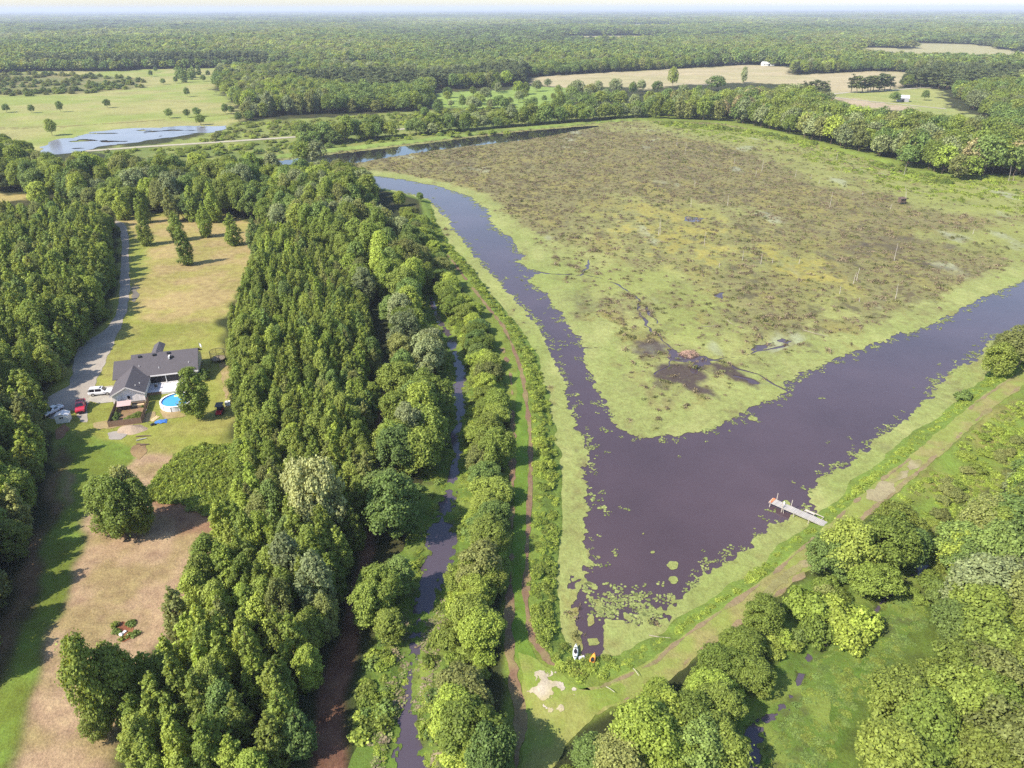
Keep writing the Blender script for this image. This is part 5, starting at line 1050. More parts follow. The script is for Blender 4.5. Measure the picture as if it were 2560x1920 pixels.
M_WHITE = paint('white_paint', (.78, .76, .74), .5, var=.06); M_TRIM = paint('white_trim', (.72, .68, .66), .5, var=.05)
M_CONC = paint('pale_concrete', (.66, .64, .64), .85, var=.07, scale=1.0, bump=.05); M_CONC2 = paint('weathered_deck', (.50, .49, .52), .8, var=.1, scale=1.0)
M_BLACK = paint('black_plastic', (.018, .018, .020), .5, var=.2); M_GLASS = paint('dark_glass', (.012, .013, .018), .08, var=.1, spec=.8)
M_SCREEN = paint('dark_screen', (.016, .014, .016), .6, var=.2); M_FENCE = stripe_mat('fence_boards', (.27, .17, .115), .15, 'X', .4, .85, .14)
M_METAL = paint('grey_metal', (.42, .42, .43), .35, .8, .08); M_RUST = paint('rusty_tube', (.13, .085, .06), .6, .4, .3, 4); M_STEEL = paint('alloy', (.55, .55, .56), .3, .9, .06)
M_RED = paint('red_car_paint', (.40, .018, .035), .18, 0, .05, 1, .6); M_CARWHITE = paint('white_car_paint', (.74, .74, .76), .18, 0, .03, 1, .6)
M_RUBBER = paint('tyre_rubber', (.025, .025, .026), .85, var=.2); M_TIMBER = paint('fresh_timber', (.60, .44, .25), .75, var=.18, scale=3); M_DARKWOOD = paint('dark_old_wood', (.11, .075, .055), .9, var=.3)
M_TARP = paint('blue_plastic', (.05, .15, .42), .35, var=.2, scale=3); M_POOLW = paint('pool_liner_water', (.055, .30, .66), .06, var=.10, scale=.8, spec=.6)
M_WOODGREY = stripe_mat('weathered_planks', (.37, .35, .33), .24, 'X', .45, .85, .10); M_ORANGE = paint('orange_board', (.72, .20, .07), .6, var=.2)
M_LIGHT = paint('lamp_lens', (.7, .7, .68), .1, var=.05); M_TAIL = paint('tail_lens', (.35, .02, .02), .2, var=.1)
M_SANDP = col_mat('sand_heap', .95, .14, (.3, 1.2, 6), .5)
# ---- the house
HX, HY, HR = -90.2, 145.3, math.radians(16)
def hw(x, y): return HX + x * math.cos(HR) - y * math.sin(HR), HY + x * math.sin(HR) + y * math.cos(HR)
house = thing('house', 'white sided house with a dark shingle roof and a front gabled wing', 'house', (HX, HY, 0), HR)
MB().box(.06, 6.54, .06, 9.5, 0, .56).box(-.54, 17.14, 11.06, 19.3, 0, .56).build('brick_skirt', M_BRICK, house)
wl = MB(); ap = 2.8 + 3.3 * .5
wl.prism([(0, .56), (6.6, .56), (6.6, 2.8), (3.3, ap - .06), (0, 2.8)], 0, 9.4, 'y')
wl.prism([(11.1, .56), (19.4, .56), (19.4, 2.75), (14.2, 5.75), (11.1, 4.2)], 2.75, 17.2, 'x').prism([(11.1, .56), (17.4, .56), (17.4, 2.6), (12.9, 5.1), (11.1, 4.2)], -.6, 2.74, 'x')
wl.box(14.1, 17.2, 8.4, 11.1, .56, 2.95)
wl.build('wall', M_SIDING, house)
rf = MB(); T = .16
# main roof: front and back slopes, the left end with a lower ridge
rf.slab((2.6, 7.75, 2.92), (17.7, 7.75, 2.92), (17.7, 14.2, 6.05), (2.6, 14.2, 6.05), T)
rf.slab((2.6, 20.0, 3.1), (17.7, 20.0, 3.1), (17.7, 14.2, 6.05), (2.6, 14.2, 6.05), T)
rf.slab((-1.1, 7.75, 2.915), (2.6, 7.75, 2.915), (2.6, 12.9, 5.41), (-1.1, 12.9, 5.41), T)
rf.slab((-1.1, 18.0, 2.9), (2.6, 18.0, 2.9), (2.6, 12.9, 5.41), (-1.1, 12.9, 5.41), T)
# front wing
rf.slab((-.45, -.45, 2.62), (-.45, 9.0, 2.62), (3.3, 11.2, 4.62), (3.3, -.45, 4.62), T)
rf.slab((7.05, -.45, 2.62), (7.05, 8.2, 2.62), (3.3, 11.2, 4.62), (3.3, -.45, 4.62), T)
# rear cross gables
rf.slab((6.9, 14.25, 5.6), (6.9, 20.4, 5.5), (8.2, 20.4, 6.3), (8.2, 14.25, 6.3), T).slab((9.5, 14.25, 5.6), (9.5, 20.4, 5.5), (8.2, 20.4, 6.3), (8.2, 14.25, 6.3), T).slab((6.9, 14.2, 5.8), (8.2, 14.2, 6.3), (8.2, 13.4, 5.55), (7.4, 13.4, 5.55), T).slab((9.5, 14.2, 5.8), (8.2, 14.2, 6.3), (8.2, 13.4, 5.55), (9.0, 13.4, 5.55), T)
roof = rf.build('roof', M_SHINGLE, house)
for x, y in ((4.6, 13.3), (7.8, 13.4), (11.0, 13.5), (11.7, 12.3)):
    z = 2.92 + (y - 7.75) * .4853; MB().prism([(y - .28, z - .1), (y + .28, z + .05), (y + .28, z + .36), (y - .28, z + .30)], x - .34, x + .34, 'x').build('vent', M_BLACK, roof)
MB().box(11.05, 11.35, 11.6, 12.9, 5.0, 5.55).build('flue', M_WHITE, roof)
for x, y in ((5.6, 3.0), (5.0, 1.4), (9.0, 9.6), (4.6, 10.6), (15.6, 10.2)):
    z = (2.62 + (7.05 - x) * .533) if y < 7 else 2.92 + (y - 7.75) * .4853
    MB().tube([(x, y, z - .1), (x, y, z + .35)], .07).build('pipe', M_WHITE, roof)
tr = MB().slab((-.47, -.5, 2.56), (3.3, -.5, 4.56), (3.3, -.46, 4.56), (-.47, -.46, 2.56), .26).slab((7.07, -.5, 2.56), (3.3, -.5, 4.56), (3.3, -.46, 4.56), (7.07, -.46, 2.56), .26)
tr.box(7.06, 17.7, 7.62, 7.74, 2.66, 2.94).box(17.7, 17.76, 7.7, 14.2, 2.7, 2.95)
tr.build('fascia', M_TRIM, house)
MB().box(6.93, 7.05, -.3, 8, 2.38, 2.52).tube([(6.72, -.12, 2.5), (6.72, -.12, .3)], .06).build('gutter', M_TRIM, house)
wn = MB().box(3.05, 3.75, -.09, -.005, 1.35, 2.2).build('window_frame', M_TRIM, house); MB().box(3.12, 3.68, -.11, -.092, 1.42, 2.13).build('pane', M_GLASS, wn)
# back porch behind the patio
po = MB().box(6.66, 14.05, 10.9, 11.05, .56, 2.9).box(6.66, 6.8, 8.2, 10.9, .56, 2.9).build('porch', M_SCREEN, house)
MB().box(6.7, 14.05, 8.05, 8.10, .95, 2.62).build('screen', M_SCREEN, po)
for x in (6.72, 10.3, 13.98): MB().box(x - .08, x + .08, 7.95, 8.13, .56, 2.66).build('post', M_WHITE, po)
MB().box(6.66, 14.1, 7.97, 8.12, .56, .72).build('rail', M_WHITE, po)
dr = MB().box(-.66, -.605, 12.2, 13.2, .56, 2.6).build('door', M_WHITE, house); MB().tube([(-.70, 12.3, 1.5), (-.70, 12.42, 1.5)], .03).build('handle', M_METAL, dr)
wd_ = MB().box(14.9, 16.3, 8.33, 8.395, 1.2, 2.4).build('window_frame', M_TRIM, house); MB().box(14.98, 16.22, 8.31, 8.328, 1.28, 2.32).build('pane', M_GLASS, wd_)
MB().box(6.64, 9.6, 3.4, 7.9, .0, .55).build('deck', M_CONC2, house)
patio = MB().box(9.64, 15.0, 3.0, 7.9, 0, .50).build('patio', M_CONC, None, (HX, HY, 0)); patio.rotation_euler.z = HR; tag(patio, kind='structure')
t = thing('patio_rail', 'low brown board skirt along the front of the patio', 'skirting', (*hw(6.7, 3.2), 0), HR); MB().box(0, 3.0, 0, .06, 0, .62).build('board_panel', M_FENCE, t); MB().box(0, 3.0, -.03, .0, .62, .70).build('cap', M_DARKWOOD, t)
def atl(x, y, z=0): X, Y = hw(x, y); return (X, Y, z)
t = thing('patio_grill', 'small dark grill standing on the grey deck', 'grill', atl(8.3, 5.4, .55), HR)
MB().box(-.3, .3, -.22, .22, .45, .8).build('body', M_BLACK, t); MB().prism([(-.22, .8), (.22, .8), (.16, 1.0), (-.16, 1.0)], -.3, .3, 'x').build('lid', M_BLACK, t)
for a in (-.25, .25):
    for c in (-.18, .18): MB().tube([(a, c, 0), (a, c, .46)], .02).build('leg', M_METAL, t)
# ---- pool
px, py = G(*(86.4 + .2109 * 1400, 708.6 + .2109 * 735), 1.25)
pool = thing('swimming_pool', 'round above ground pool with white walls and bright blue water', 'pool', (px, py, 0))
n = 48; ang = np.linspace(0, 2 * math.pi, n, endpoint=False); PR = 3.55
def ring(name, mat, prof, parent, k=n):
    a = np.linspace(0, 2 * math.pi, k, endpoint=False); V = [(r * math.cos(t), r * math.sin(t), z) for r, z in prof for t in a]
    m = len(prof); F = [(i * k + j, i * k + (j + 1) % k, ((i + 1) % m) * k + (j + 1) % k, ((i + 1) % m) * k + j) for i in range(m) for j in range(k)]
    return MB().poly(V, F).build(name, mat, parent)
M_POOLWALL = paint('pool_wall', (.66, .67, .70), .5, var=.10, scale=1.5)
ring('wall', M_POOLWALL, [(PR, 0), (PR, 1.26), (PR - .05, 1.26), (PR - .05, 0)], pool); ring('rim', M_WHITE, [(PR + .08, 1.26), (PR + .08, 1.33), (PR - .28, 1.33), (PR - .28, 1.26)], pool)
MB().prism([((PR - .06) * math.cos(t), (PR - .06) * math.sin(t)) for t in ang], .1, 1.08, 'z').build('water', M_POOLW, pool)
for q in range(12):
    t = 2 * math.pi * q / 12; MB().tube([((PR + .05) * math.cos(t), (PR + .05) * math.sin(t), 0), ((PR + .05) * math.cos(t), (PR + .05) * math.sin(t), 1.28)], .07).build('upright', M_WHITE, pool)
M_FLOAT = paint('lime_float', (.52, .74, .20), .4, var=.1)
t = thing('pool_float', 'lime green float drifting at the back of the pool', 'float', (px - .6, py + 2.3, 1.12), .3); V, F = tube([(math.cos(a) * .8, math.sin(a) * .4, 0) for a in np.linspace(0, 2 * math.pi, 17)], [.13] * 17, 8); MB().poly(V, F).build('ring', M_FLOAT, t, smooth=True); MB().prism([(math.cos(a) * .78, math.sin(a) * .38) for a in np.linspace(0, 6.28, 17)[:-1]], -.03, .02, 'z').build('base', M_FLOAT, t)
# ---- fenced garden
fx0, fx1, fy0 = .7, 7.3, -10.2
t = thing('garden_fence', 'brown board fence enclosing the kitchen garden below the white gable', 'fence', atl(0, 0), HR)
def fence_run(a, b, h=1.45):
    a, b = np.array(a), np.array(b); L = np.hypot(*(b - a)); r = math.atan2(*(b - a)[::-1])
    o = MB(); k = int(L / .15)
    for i in range(k): o.box(i * L / k, (i + 1) * L / k - .012, -.012, .012, .04, h + random.uniform(-.02, .02))
    o.box(0, L, .012, .06, .35, .44).box(0, L, .012, .06, 1.05, 1.14)
    ob = o.build('board_panel', M_FENCE, t); ob.location = (a[0], a[1], 0); ob.rotation_euler.z = r
fence_run((fx0, fy0), (fx1, fy0)); fence_run((fx1, fy0), (fx1, -.15)); fence_run((fx0, -.15), (fx0, fy0))
for x, y in ((fx0, fy0), (2.9, fy0), (5.1, fy0), (fx1, fy0), (fx1, -3.4), (fx1, -6.8), (fx0, -3.4), (fx0, -6.8)): MB().box(x - .06, x + .06, y + .03, y + .15, 0, 1.5).build('post', M_DARKWOOD, t)
coop = thing('chicken_coop', 'small coop with a pinkish lean-to roof against the white gable', 'coop', atl(2.7, -2.3), HR)
MB().box(-1.2, 1.2, -.6, .6, .3, 1.25).build('wall', M_DARKWOOD, coop); MB().slab((-1.45, -.95, 1.25), (1.45, -.95, 1.25), (1.45, .75, 1.75), (-1.45, .75, 1.75), .06).build('roof', paint('faded_tin', (.50, .36, .34), .5, .2, .12), coop)
for x in (-.5, .6): MB().box(x - .18, x + .18, -.66, -.605, .6, 1.0).build('opening', M_BLACK, coop)
for x in (-1.1, 1.1):
    for y in (-.5, .5): MB().box(x - .05, x + .05, y - .05, y + .05, 0, .3).build('leg', M_TIMBER, coop)
t = thing('planter_shelf', 'stepped timber planter beside the coop inside the garden', 'planter', atl(5.3, -1.7), HR)
for i in range(3): MB().box(-1.3, 1.3, -.9 + i * .55, -.4 + i * .55, 0, .3 + i * .25).build('tier', M_TIMBER if i % 2 else M_DARKWOOD, t)
gb = patch('garden_soil', np.array([hw(.9, -10), hw(7.1, -10), hw(7.1, -.4), hw(.9, -.4)]), A(186, 150, 112), A(170, 140, 90), .05, .06, sd=50, da=.0008, dl=.002)
for i, (x, y, h, wd, lb) in enumerate([(4.2, -8.2, .9, 1.1, 'leafy garden bed plant in the front of the fenced garden'), (5.4, -7.4, 1.0, 1.2, 'leafy garden bed plant in the middle of the fenced garden'), (6.2, -6.3, .9, 1.0, 'leafy garden bed plant by the pool side of the fenced garden'), (1.6, -7.6, 1.2, .9, 'dark plant in the shaded corner of the fenced garden'), (1.5, -5.6, 1.0, .9, 'dark plant along the shaded side of the fenced garden'), (6.3, -2.6, .6, .4, 'small plant beside the timber planter')]):
    X, Y = hw(x, y); plant('garden_plant', 'shrub', X, Y, h, wd, 'mid' if i < 3 else 'dark', lb, 'plant')
for x, y, h, lb in [(18.6, 9.6, 2.6, 'dark reddish shrub at the corner of the house'), (18.9, 8.2, 2.0, 'lower dark shrub at the corner of the house')]:
    X, Y = hw(x, y); plant('corner_shrub', 'shrub', X, Y, h, 1.1, 'dark', lb, 'shrub')
# ---- flag
t = thing('flagpole', 'thin flagpole with a drooping dark and white flag behind the house', 'flagpole', atl(17.9, 15.5), 0)
MB().tube([(0, 0, 0), (0, 0, 6.9)], [.04, .025]).build('pole', M_METAL, t)
MB().poly([(0.03 + .5 * math.sin(i * .4) * .3 + i * .08, .05 * math.sin(i * 1.3), 6.8 - j * .9 - i * .11 + 0) for j in (0, 1) for i in range(6)], [(i, i + 1, 7 + i, 6 + i) for i in range(5)]).build('flag', M_WHITE, t)
MB().poly([(0.03 + .5 * math.sin(i * .4) * .3 + i * .08, .05 * math.sin(i * 1.3) + .01, 6.82 - j * .5 - i * .11) for j in (0, 1) for i in range(6)], [(i, i + 1, 7 + i, 6 + i) for i in range(5)]).build('flag_stripe', M_BLACK, t)
# ---- trampoline with net hoops
tx, ty = G(86.4 + .2109 * 1830, 708.6 + .2109 * 335)
t = thing('trampoline', 'round trampoline inside a dark net cage by the wood', 'trampoline', (tx, ty, 0))
V, F = tube([(1.85 * math.cos(a), 1.85 * math.sin(a), .75) for a in np.linspace(0, 2 * math.pi, 33)], [.06] * 33, 6); MB().poly(V, F).build('frame', M_RUST, t)
MB().prism([(1.65 * math.cos(a), 1.65 * math.sin(a)) for a in np.linspace(0, 2 * math.pi, 33)[:-1]], .73, .76, 'z').build('mat', paint('faded_mat', (.20, .16, .11), .8, var=.3), t)
V, F = tube([(1.85 * math.cos(a), 1.85 * math.sin(a), 2.7) for a in np.linspace(0, 2 * math.pi, 33)], [.05] * 33, 6); MB().poly(V, F).build('hoop', M_BLACK, t)
for q in range(6):
    a = 2 * math.pi * q / 6; c_, s_ = 1.87 * math.cos(a), 1.87 * math.sin(a)
    MB().tube([(c_, s_, 0), (c_ * 1.06, s_ * 1.06, 1.5), (c_, s_, 2.7)], .04).build('pole', M_BLACK, t)
nt_ = MB()
for q in range(40):
    a = 2 * math.pi * q / 40; c_, s_ = 1.82 * math.cos(a), 1.82 * math.sin(a); nt_.tube([(c_, s_, .78), (c_, s_, 2.68)], .010, 3)
for z in np.arange(1.0, 2.7, .22): V, F = tube([(1.82 * math.cos(a), 1.82 * math.sin(a), z) for a in np.linspace(0, 2 * math.pi, 25)], [.010] * 25, 3); nt_.poly(V, F)
nt_.build('net', M_BLACK, t)
# ---- vehicles
def wheel(parent, x, y, r, w_):
    wv = thing_part('wheel', parent, (x, y, r))
    k = 20; prof = [(r * .62, -w_ / 2), (r * .95, -w_ / 2), (r, -w_ * .3), (r, w_ * .3), (r * .95, w_ / 2), (r * .62, w_ / 2)]
    V = [(q * math.cos(2 * math.pi * j / k), d, q * math.sin(2 * math.pi * j / k)) for q, d in prof for j in range(k)]
    F = [(i * k + j, i * k + (j + 1) % k, (i + 1) * k + (j + 1) % k, (i + 1) * k + j) for i in range(len(prof) - 1) for j in range(k)]
    MB().poly(V, F).build('tyre', M_RUBBER, wv)
    MB().prism([(r * .64 * math.cos(2 * math.pi * j / k), r * .64 * math.sin(2 * math.pi * j / k)) for j in range(k)], -w_ * .42, w_ * .42, 'y').build('rim', M_STEEL, wv)
def thing_part(name, parent, loc):
    o = bpy.data.objects.new(name, None); COL.objects.link(o); o.parent = parent; o.location = loc; o.empty_display_size = .1; return o
def loft(secs):
    """hull from sections: (x, list of (y, z))"""
    k = len(secs[0][1]); V = [(x, y, z) for x, s in secs for y, z in s]; F = []
    for i in range(len(secs) - 1):
        for j in range(k): F.append((i * k + j, i * k + (j + 1) % k, (i + 1) * k + (j + 1) % k, (i + 1) * k + j))
    F += [tuple(range(k))[::-1], tuple(range((len(secs) - 1) * k, len(secs) * k))]
    return MB().poly(V, F)
def bodysec(hw_, z0, zs, zt): return [(-hw_ * .94, z0), (hw_ * .94, z0), (hw_, z0 + .18), (hw_, zs), (hw_ * .93, zt), (-hw_ * .93, zt), (-hw_, zs), (-hw_, z0 + .18)]
def car(name, label, cat, u, v, rz, mat, kind, L=5.0, Wd=1.95, loc=None):
    x, y = G(u, v) if loc is None else loc
    t = thing(name, label, cat, (x, y, .05), rz); hw_ = Wd / 2; h0 = .38
    hood, belt = 1.02, 1.08
    if kind == 'pickup':
        h0 = .48; hood, belt = 1.18, 1.22
        secs = [(L * .5, bodysec(hw_ * .86, h0 + .05, .80, .92)), (L * .46, bodysec(hw_ * .97, h0, 1.0, hood - .03)), (L * .2, bodysec(hw_, h0, 1.06, hood)), (-L * .08, bodysec(hw_, h0, 1.08, belt)), (-L * .09, bodysec(hw_, h0, 1.05, 1.12)), (-L * .49, bodysec(hw_, h0, 1.05, 1.12)), (-L * .5, bodysec(hw_ * .96, h0 + .06, 1.0, 1.08))]
        cab = [(L * .20, [(-hw_ * .86, hood - .02), (hw_ * .86, hood - .02), (hw_ * .85, hood), (-hw_ * .85, hood)]), (L * .08, [(-hw_ * .88, 1.16), (hw_ * .88, 1.16), (hw_ * .70, 1.82), (-hw_ * .70, 1.82)]), (-L * .05, [(-hw_ * .88, 1.16), (hw_ * .88, 1.16), (hw_ * .70, 1.85), (-hw_ * .70, 1.85)]), (-L * .105, [(-hw_ * .86, 1.14), (hw_ * .86, 1.14), (hw_ * .70, 1.74), (-hw_ * .70, 1.74)])]
    elif kind == 'suv':
        secs = [(L * .5, bodysec(hw_ * .86, h0 + .05, .80, .90)), (L * .46, bodysec(hw_ * .97, h0, .95, hood - .05)), (L * .2, bodysec(hw_, h0, 1.0, hood + .05)), (-L * .47, bodysec(hw_, h0, 1.0, belt + .02)), (-L * .5, bodysec(hw_ * .95, h0 + .06, .95, 1.06))]
        cab = [(L * .24, [(-hw_ * .86, hood), (hw_ * .86, hood), (hw_ * .85, hood + .03), (-hw_ * .85, hood + .03)]), (L * .09, [(-hw_ * .9, 1.06), (hw_ * .9, 1.06), (hw_ * .74, 1.74), (-hw_ * .74, 1.74)]), (-L * .2, [(-hw_ * .9, 1.06), (hw_ * .9, 1.06), (hw_ * .75, 1.80), (-hw_ * .75, 1.80)]), (-L * .44, [(-hw_ * .9, 1.06), (hw_ * .9, 1.06), (hw_ * .73, 1.74), (-hw_ * .73, 1.74)]), (-L * .49, [(-hw_ * .87, 1.05), (hw_ * .87, 1.05), (hw_ * .82, 1.2), (-hw_ * .82, 1.2)])]
    else:
        secs = [(L * .5, bodysec(hw_ * .84, h0 + .05, .66, .74)), (L * .45, bodysec(hw_ * .96, h0, .78, .86)), (L * .2, bodysec(hw_, h0, .84, .94)), (-L * .44, bodysec(hw_, h0, .88, .98)), (-L * .5, bodysec(hw_ * .9, h0 + .08, .80, .92))]
        cab = [(L * .23, [(-hw_ * .85, .92), (hw_ * .85, .92), (hw_ * .84, .95), (-hw_ * .84, .95)]), (L * .04, [(-hw_ * .88, .96), (hw_ * .88, .96), (hw_ * .68, 1.42), (-hw_ * .68, 1.42)]), (-L * .2, [(-hw_ * .88, .96), (hw_ * .88, .96), (hw_ * .68, 1.42), (-hw_ * .68, 1.42)]), (-L * .38, [(-hw_ * .85, .95), (hw_ * .85, .95), (hw_ * .80, 1.0), (-hw_ * .80, 1.0)])]
    body = loft(secs).build('body', mat, t, bevel=.02)
    cabo = loft(cab).build('cabin', mat, t, bevel=.015)
    # glass sheets stand just proud of the cabin
    def pane(nm, a, b, i, j, sh=.10):
        (xa, A1), (xb, B1) = cab[i], cab[j]
        P = [np.array((xa, *A1[a])), np.array((xa, *A1[b])), np.array((xb, *B1[b])), np.array((xb, *B1[a]))]; c_ = sum(P) / 4
        nn = np.cross(P[1] - P[0], P[3] - P[0]); nn /= np.linalg.norm(nn) + 1e-9
        if np.dot(nn, c_ - np.array((0, 0, 1.2))) < 0: nn = -nn
        P = [c_ + (p - c_) * (1 - sh) + nn * .02 for p in P]; MB().poly(P + [p - nn * .03 for p in P], [(0, 1, 2, 3), (7, 6, 5, 4), (0, 4, 5, 1), (1, 5, 6, 2), (2, 6, 7, 3), (3, 7, 4, 0)]).build(nm, M_GLASS, t)
    pane('windscreen', 2, 3, 0, 1); k = len(cab) - 1
    pane('rear_window', 2, 3, k - 1, k, .14)
    for i in range(1, k if kind != 'car' else k - 1):
        for a, b in ((1, 2), (3, 0)):
            if kind == 'pickup' and i == k - 1: continue
            pane('side_window', a, b, i, i + 1, .12)
    if kind == 'pickup':
        MB().box(-L * .485, -L * .115, -hw_ * .82, hw_ * .82, 1.10, 1.135).build('truck_bed', M_BLACK, t)
        for s in (-1, 1): MB().box(-L * .485, -L * .115, s * hw_ * .90 - .05, s * hw_ * .90 + .05, 1.12, 1.20).build('bed_rail', mat, t)
        MB().box(-L * .495, -L * .475, -hw_ * .9, hw_ * .9, 1.1, 1.20).build('tailgate', mat, t)
    if kind == 'suv':
        for s in (-1, 1): MB().box(-L * .42, L * .04, s * hw_ * .62 - .025, s * hw_ * .62 + .025, 1.80, 1.86).build('roof_rail', M_METAL, t)
        MB().box(-L * .02, L * .06, -.42, .42, 1.755, 1.79).build('sunroof', M_GLASS, t)
    for s in (-1, 1):
        MB().box(L * .465, L * .498, s * hw_ * .68 - .16, s * hw_ * .68 + .16, .78, .92).build('headlight', M_LIGHT, t)
        MB().box(-L * .503, -L * .49, s * hw_ * .8 - .08, s * hw_ * .8 + .08, .8, 1.0).build('taillight', M_TAIL, t)
        MB().box(L * .13, L * .17, s * hw_ * 1.06 - .09, s * hw_ * 1.06 + .09, 1.05, 1.2).build('mirror', mat, t)
    MB().box(L * .49, L * .507, -hw_ * .55, hw_ * .55, .55, .78).build('grille', M_BLACK, t)
    r = .40 if kind != 'car' else .33
    for sx in (L * .31, -L * .30):
        for s in (-1, 1): wheel(t, sx, s * (hw_ - .06), r, .26)
    return t
car('sport_utility_vehicle', 'white family wagon parked on the pale apron beside the house', 'car', 86.4 + .2109 * 632, 708.6 + .2109 * 678, math.radians(12), M_CARWHITE, 'suv', 5.1, 2.0)
car('pickup_truck', 'red pickup truck parked on the gravel in front of the garden', 'truck', 86.4 + .2109 * 424, 708.6 + .2109 * 832, math.radians(-64), M_RED, 'pickup', 5.6, 2.0)
car('sedan', 'white car half hidden under the trees beside the gravel', 'car', 86.4 + .2109 * 138, 708.6 + .2109 * 868, math.radians(-112), M_CARWHITE, 'car', 4.6, 1.85)
# buggy
x, y = G(86.4 + .2109 * 1845, 708.6 + .2109 * 870)
t = thing('utility_buggy', 'red utility buggy with a dark roof parked beside the pool tree', 'buggy', (x, y, .02), math.radians(-80))
loft([(1.4, bodysec(.62, .35, .7, .8)), (.6, bodysec(.72, .35, .85, .95)), (.5, bodysec(.72, .32, .5, .55)), (-.4, bodysec(.72, .32, .5, .55)), (-.5, bodysec(.72, .35, .85, .92)), (-1.5, bodysec(.70, .4, .85, .92))]).build('body', M_RED, t)
MB().box(-.55, -.15, -.6, .6, .55, 1.05).box(-.15, .3, -.6, .6, .55, .68).build('seat', M_BLACK, t); MB().box(-1.5, .75, -.78, .78, 1.86, 1.93).build('roof', M_BLACK, t)
for sx in (.55, -.6, -1.4):
    for s in (-.68, .68): MB().tube([(sx, s, .8), (sx - .05, s * .98, 1.88)], .03).build('roll_bar', M_BLACK, t)
MB().box(-1.5, -.6, -.66, .66, .92, 1.15).build('cargo_bed', M_BLACK, t)
for sx in (1.0, -1.0):
    for s in (-.66, .66): wheel(t, sx, s, .32, .24)
x, y = G(86.4 + .2109 * 1930, 708.6 + .2109 * 795)
t = thing('water_tote', 'pale white plastic tank by the wood behind the buggy', 'tank', (x, y, 0), .2); MB().box(-.6, .6, -.5, .5, .14, 1.1).build('tank', M_WHITE, t, bevel=.1); MB().box(-.62, .62, -.52, .52, 0, .13).build('pallet', M_TIMBER, t); MB().tube([(0, 0, 1.09), (0, 0, 1.18)], .14, 12).build('cap', M_BLACK, t)
# white shed under the trees
x, y = G(86.4 + .2109 * 235, 708.6 + .2109 * 975)
t = thing('garden_shed', 'small white shed with dark window under the trees by the red truck', 'shed', (x, y, 0), math.radians(14))
MB().box(-1.3, 1.3, 0, 2.0, 0, 1.75).prism([(-1.3, 1.75), (1.3, 1.75), (0, 2.2)], .02, 1.98, 'y').build('wall', M_WHITE, t)
MB().slab((-1.42, -.12, 1.74), (0, -.12, 2.25), (0, 2.1, 2.25), (-1.42, 2.1, 1.74), .05).slab((1.42, -.12, 1.74), (0, -.12, 2.25), (0, 2.1, 2.25), (1.42, 2.1, 1.74), .05).build('roof', paint('pale_roof', (.62, .60, .60), .6, var=.06), t)
for a in (-.42, .02): f = MB().box(a, a + .40, -.05, -.003, 1.1, 1.55).build('window_frame', M_TRIM, t); MB().box(a + .04, a + .36, -.07, -.053, 1.14, 1.51).build('pane', M_GLASS, f)
# ---- yard clutter
x, y = G(86.4 + .2109 * 940, 708.6 + .2109 * 1040)
def heap(name, label, cat, x, y, rx, ry, h, mat, col, sd, rz=0):
    k, m = 14, 36; V, F = [(0, 0, h)], []
    for i in range(1, k + 1):
        for j in range(m):
            a = 2 * math.pi * j / m; q = i / k * (1 + .14 * math.sin(2 * a + sd) + .08 * math.sin(5 * a + sd)); zz = h * (1 - (i / k) ** 1.3) ** 1.15 * (1 + .10 * (i / k) * math.sin(3 * a + sd)) - .03 * (i == k); V.append((q * rx * math.cos(a), q * ry * math.sin(a), zz))
    for j in range(m): F.append((0, 1 + j, 1 + (j + 1) % m))
    for i in range(k - 1):
        for j in range(m): F.append((1 + i * m + j, 1 + (i + 1) * m + j, 1 + (i + 1) * m + (j + 1) % m, 1 + i * m + (j + 1) % m))
    V = np.array(V); me = new_mesh(name, V, F, mat, True, np.tile(col, (len(V), 1)) * (1 + .12 * fbm(V[:, 0] * 3, V[:, 1] * 3, 1.0, 3, sd))[:, None])
    o = link(name, me, None, (x, y, 0)); o.rotation_euler.z = rz; return tag(o, label, cat)
heap('sand_pile', 'pale sand pile heaped in front of the garden fence', 'sand pile', x, y, 3.0, 2.3, .95, M_SANDP, A(222, 196, 168), 3, .3)
x, y = G(86.4 + .2109 * 1240, 708.6 + .2109 * 962)
t = thing('blue_tarp', 'crumpled blue plastic sheet lying on the grass near the pool', 'tarp', (x, y, 0), .15)
g_ = np.linspace(-1, 1, 16); X_, Y_ = np.meshgrid(g_ * 1.3, g_ * .75); Z_ = .16 + .20 * fbm(X_.ravel() * 1, Y_.ravel(), .5, 3, 9).reshape(X_.shape) - .12 * (np.abs(X_) / 1.3) ** 4
V = np.stack([X_.ravel() + .12 * fbm(X_.ravel(), Y_.ravel(), .6, 2, 10), Y_.ravel() + .12 * fbm(X_.ravel(), Y_.ravel(), .6, 2, 11), np.maximum(Z_.ravel(), .03)], 1)
link('sheet', new_mesh('sheet', V, grid_faces(16, 16), M_TARP), t)
x, y = G(86.4 + .2109 * 1176, 708.6 + .2109 * 930)
t = thing('lumber_stack', 'short stack of pale boards lying beside the blue sheet', 'lumber', (x, y, 0), math.radians(78))
for i in range(5): MB().box(-1.1 + random.uniform(-.2, .2), 1.1 + random.uniform(-.2, .2), -.5 + i * .2, -.33 + i * .2, .02 + .05 * (i % 2), .08 + .05 * (i % 2)).build('board', M_TIMBER, t)
x, y = G(86.4 + .2109 * 1160, 708.6 + .2109 * 995)
t = thing('push_mower', 'black mower left on the grass beside the boards', 'mower', (x, y, 0), .4)
MB().prism([(-.5, -.3), (.35, -.3), (.5, -.12), (.5, .12), (.35, .3), (-.5, .3)], .10, .28, 'z').build('deck', M_BLACK, t); MB().box(-.15, .2, -.17, .17, .28, .5).build('engine', M_BLACK, t)
for s in (-.26, .26): MB().tube([(-.45, s, .25), (-1.1, s, 1.0)], .018).build('handlebar', M_METAL, t)
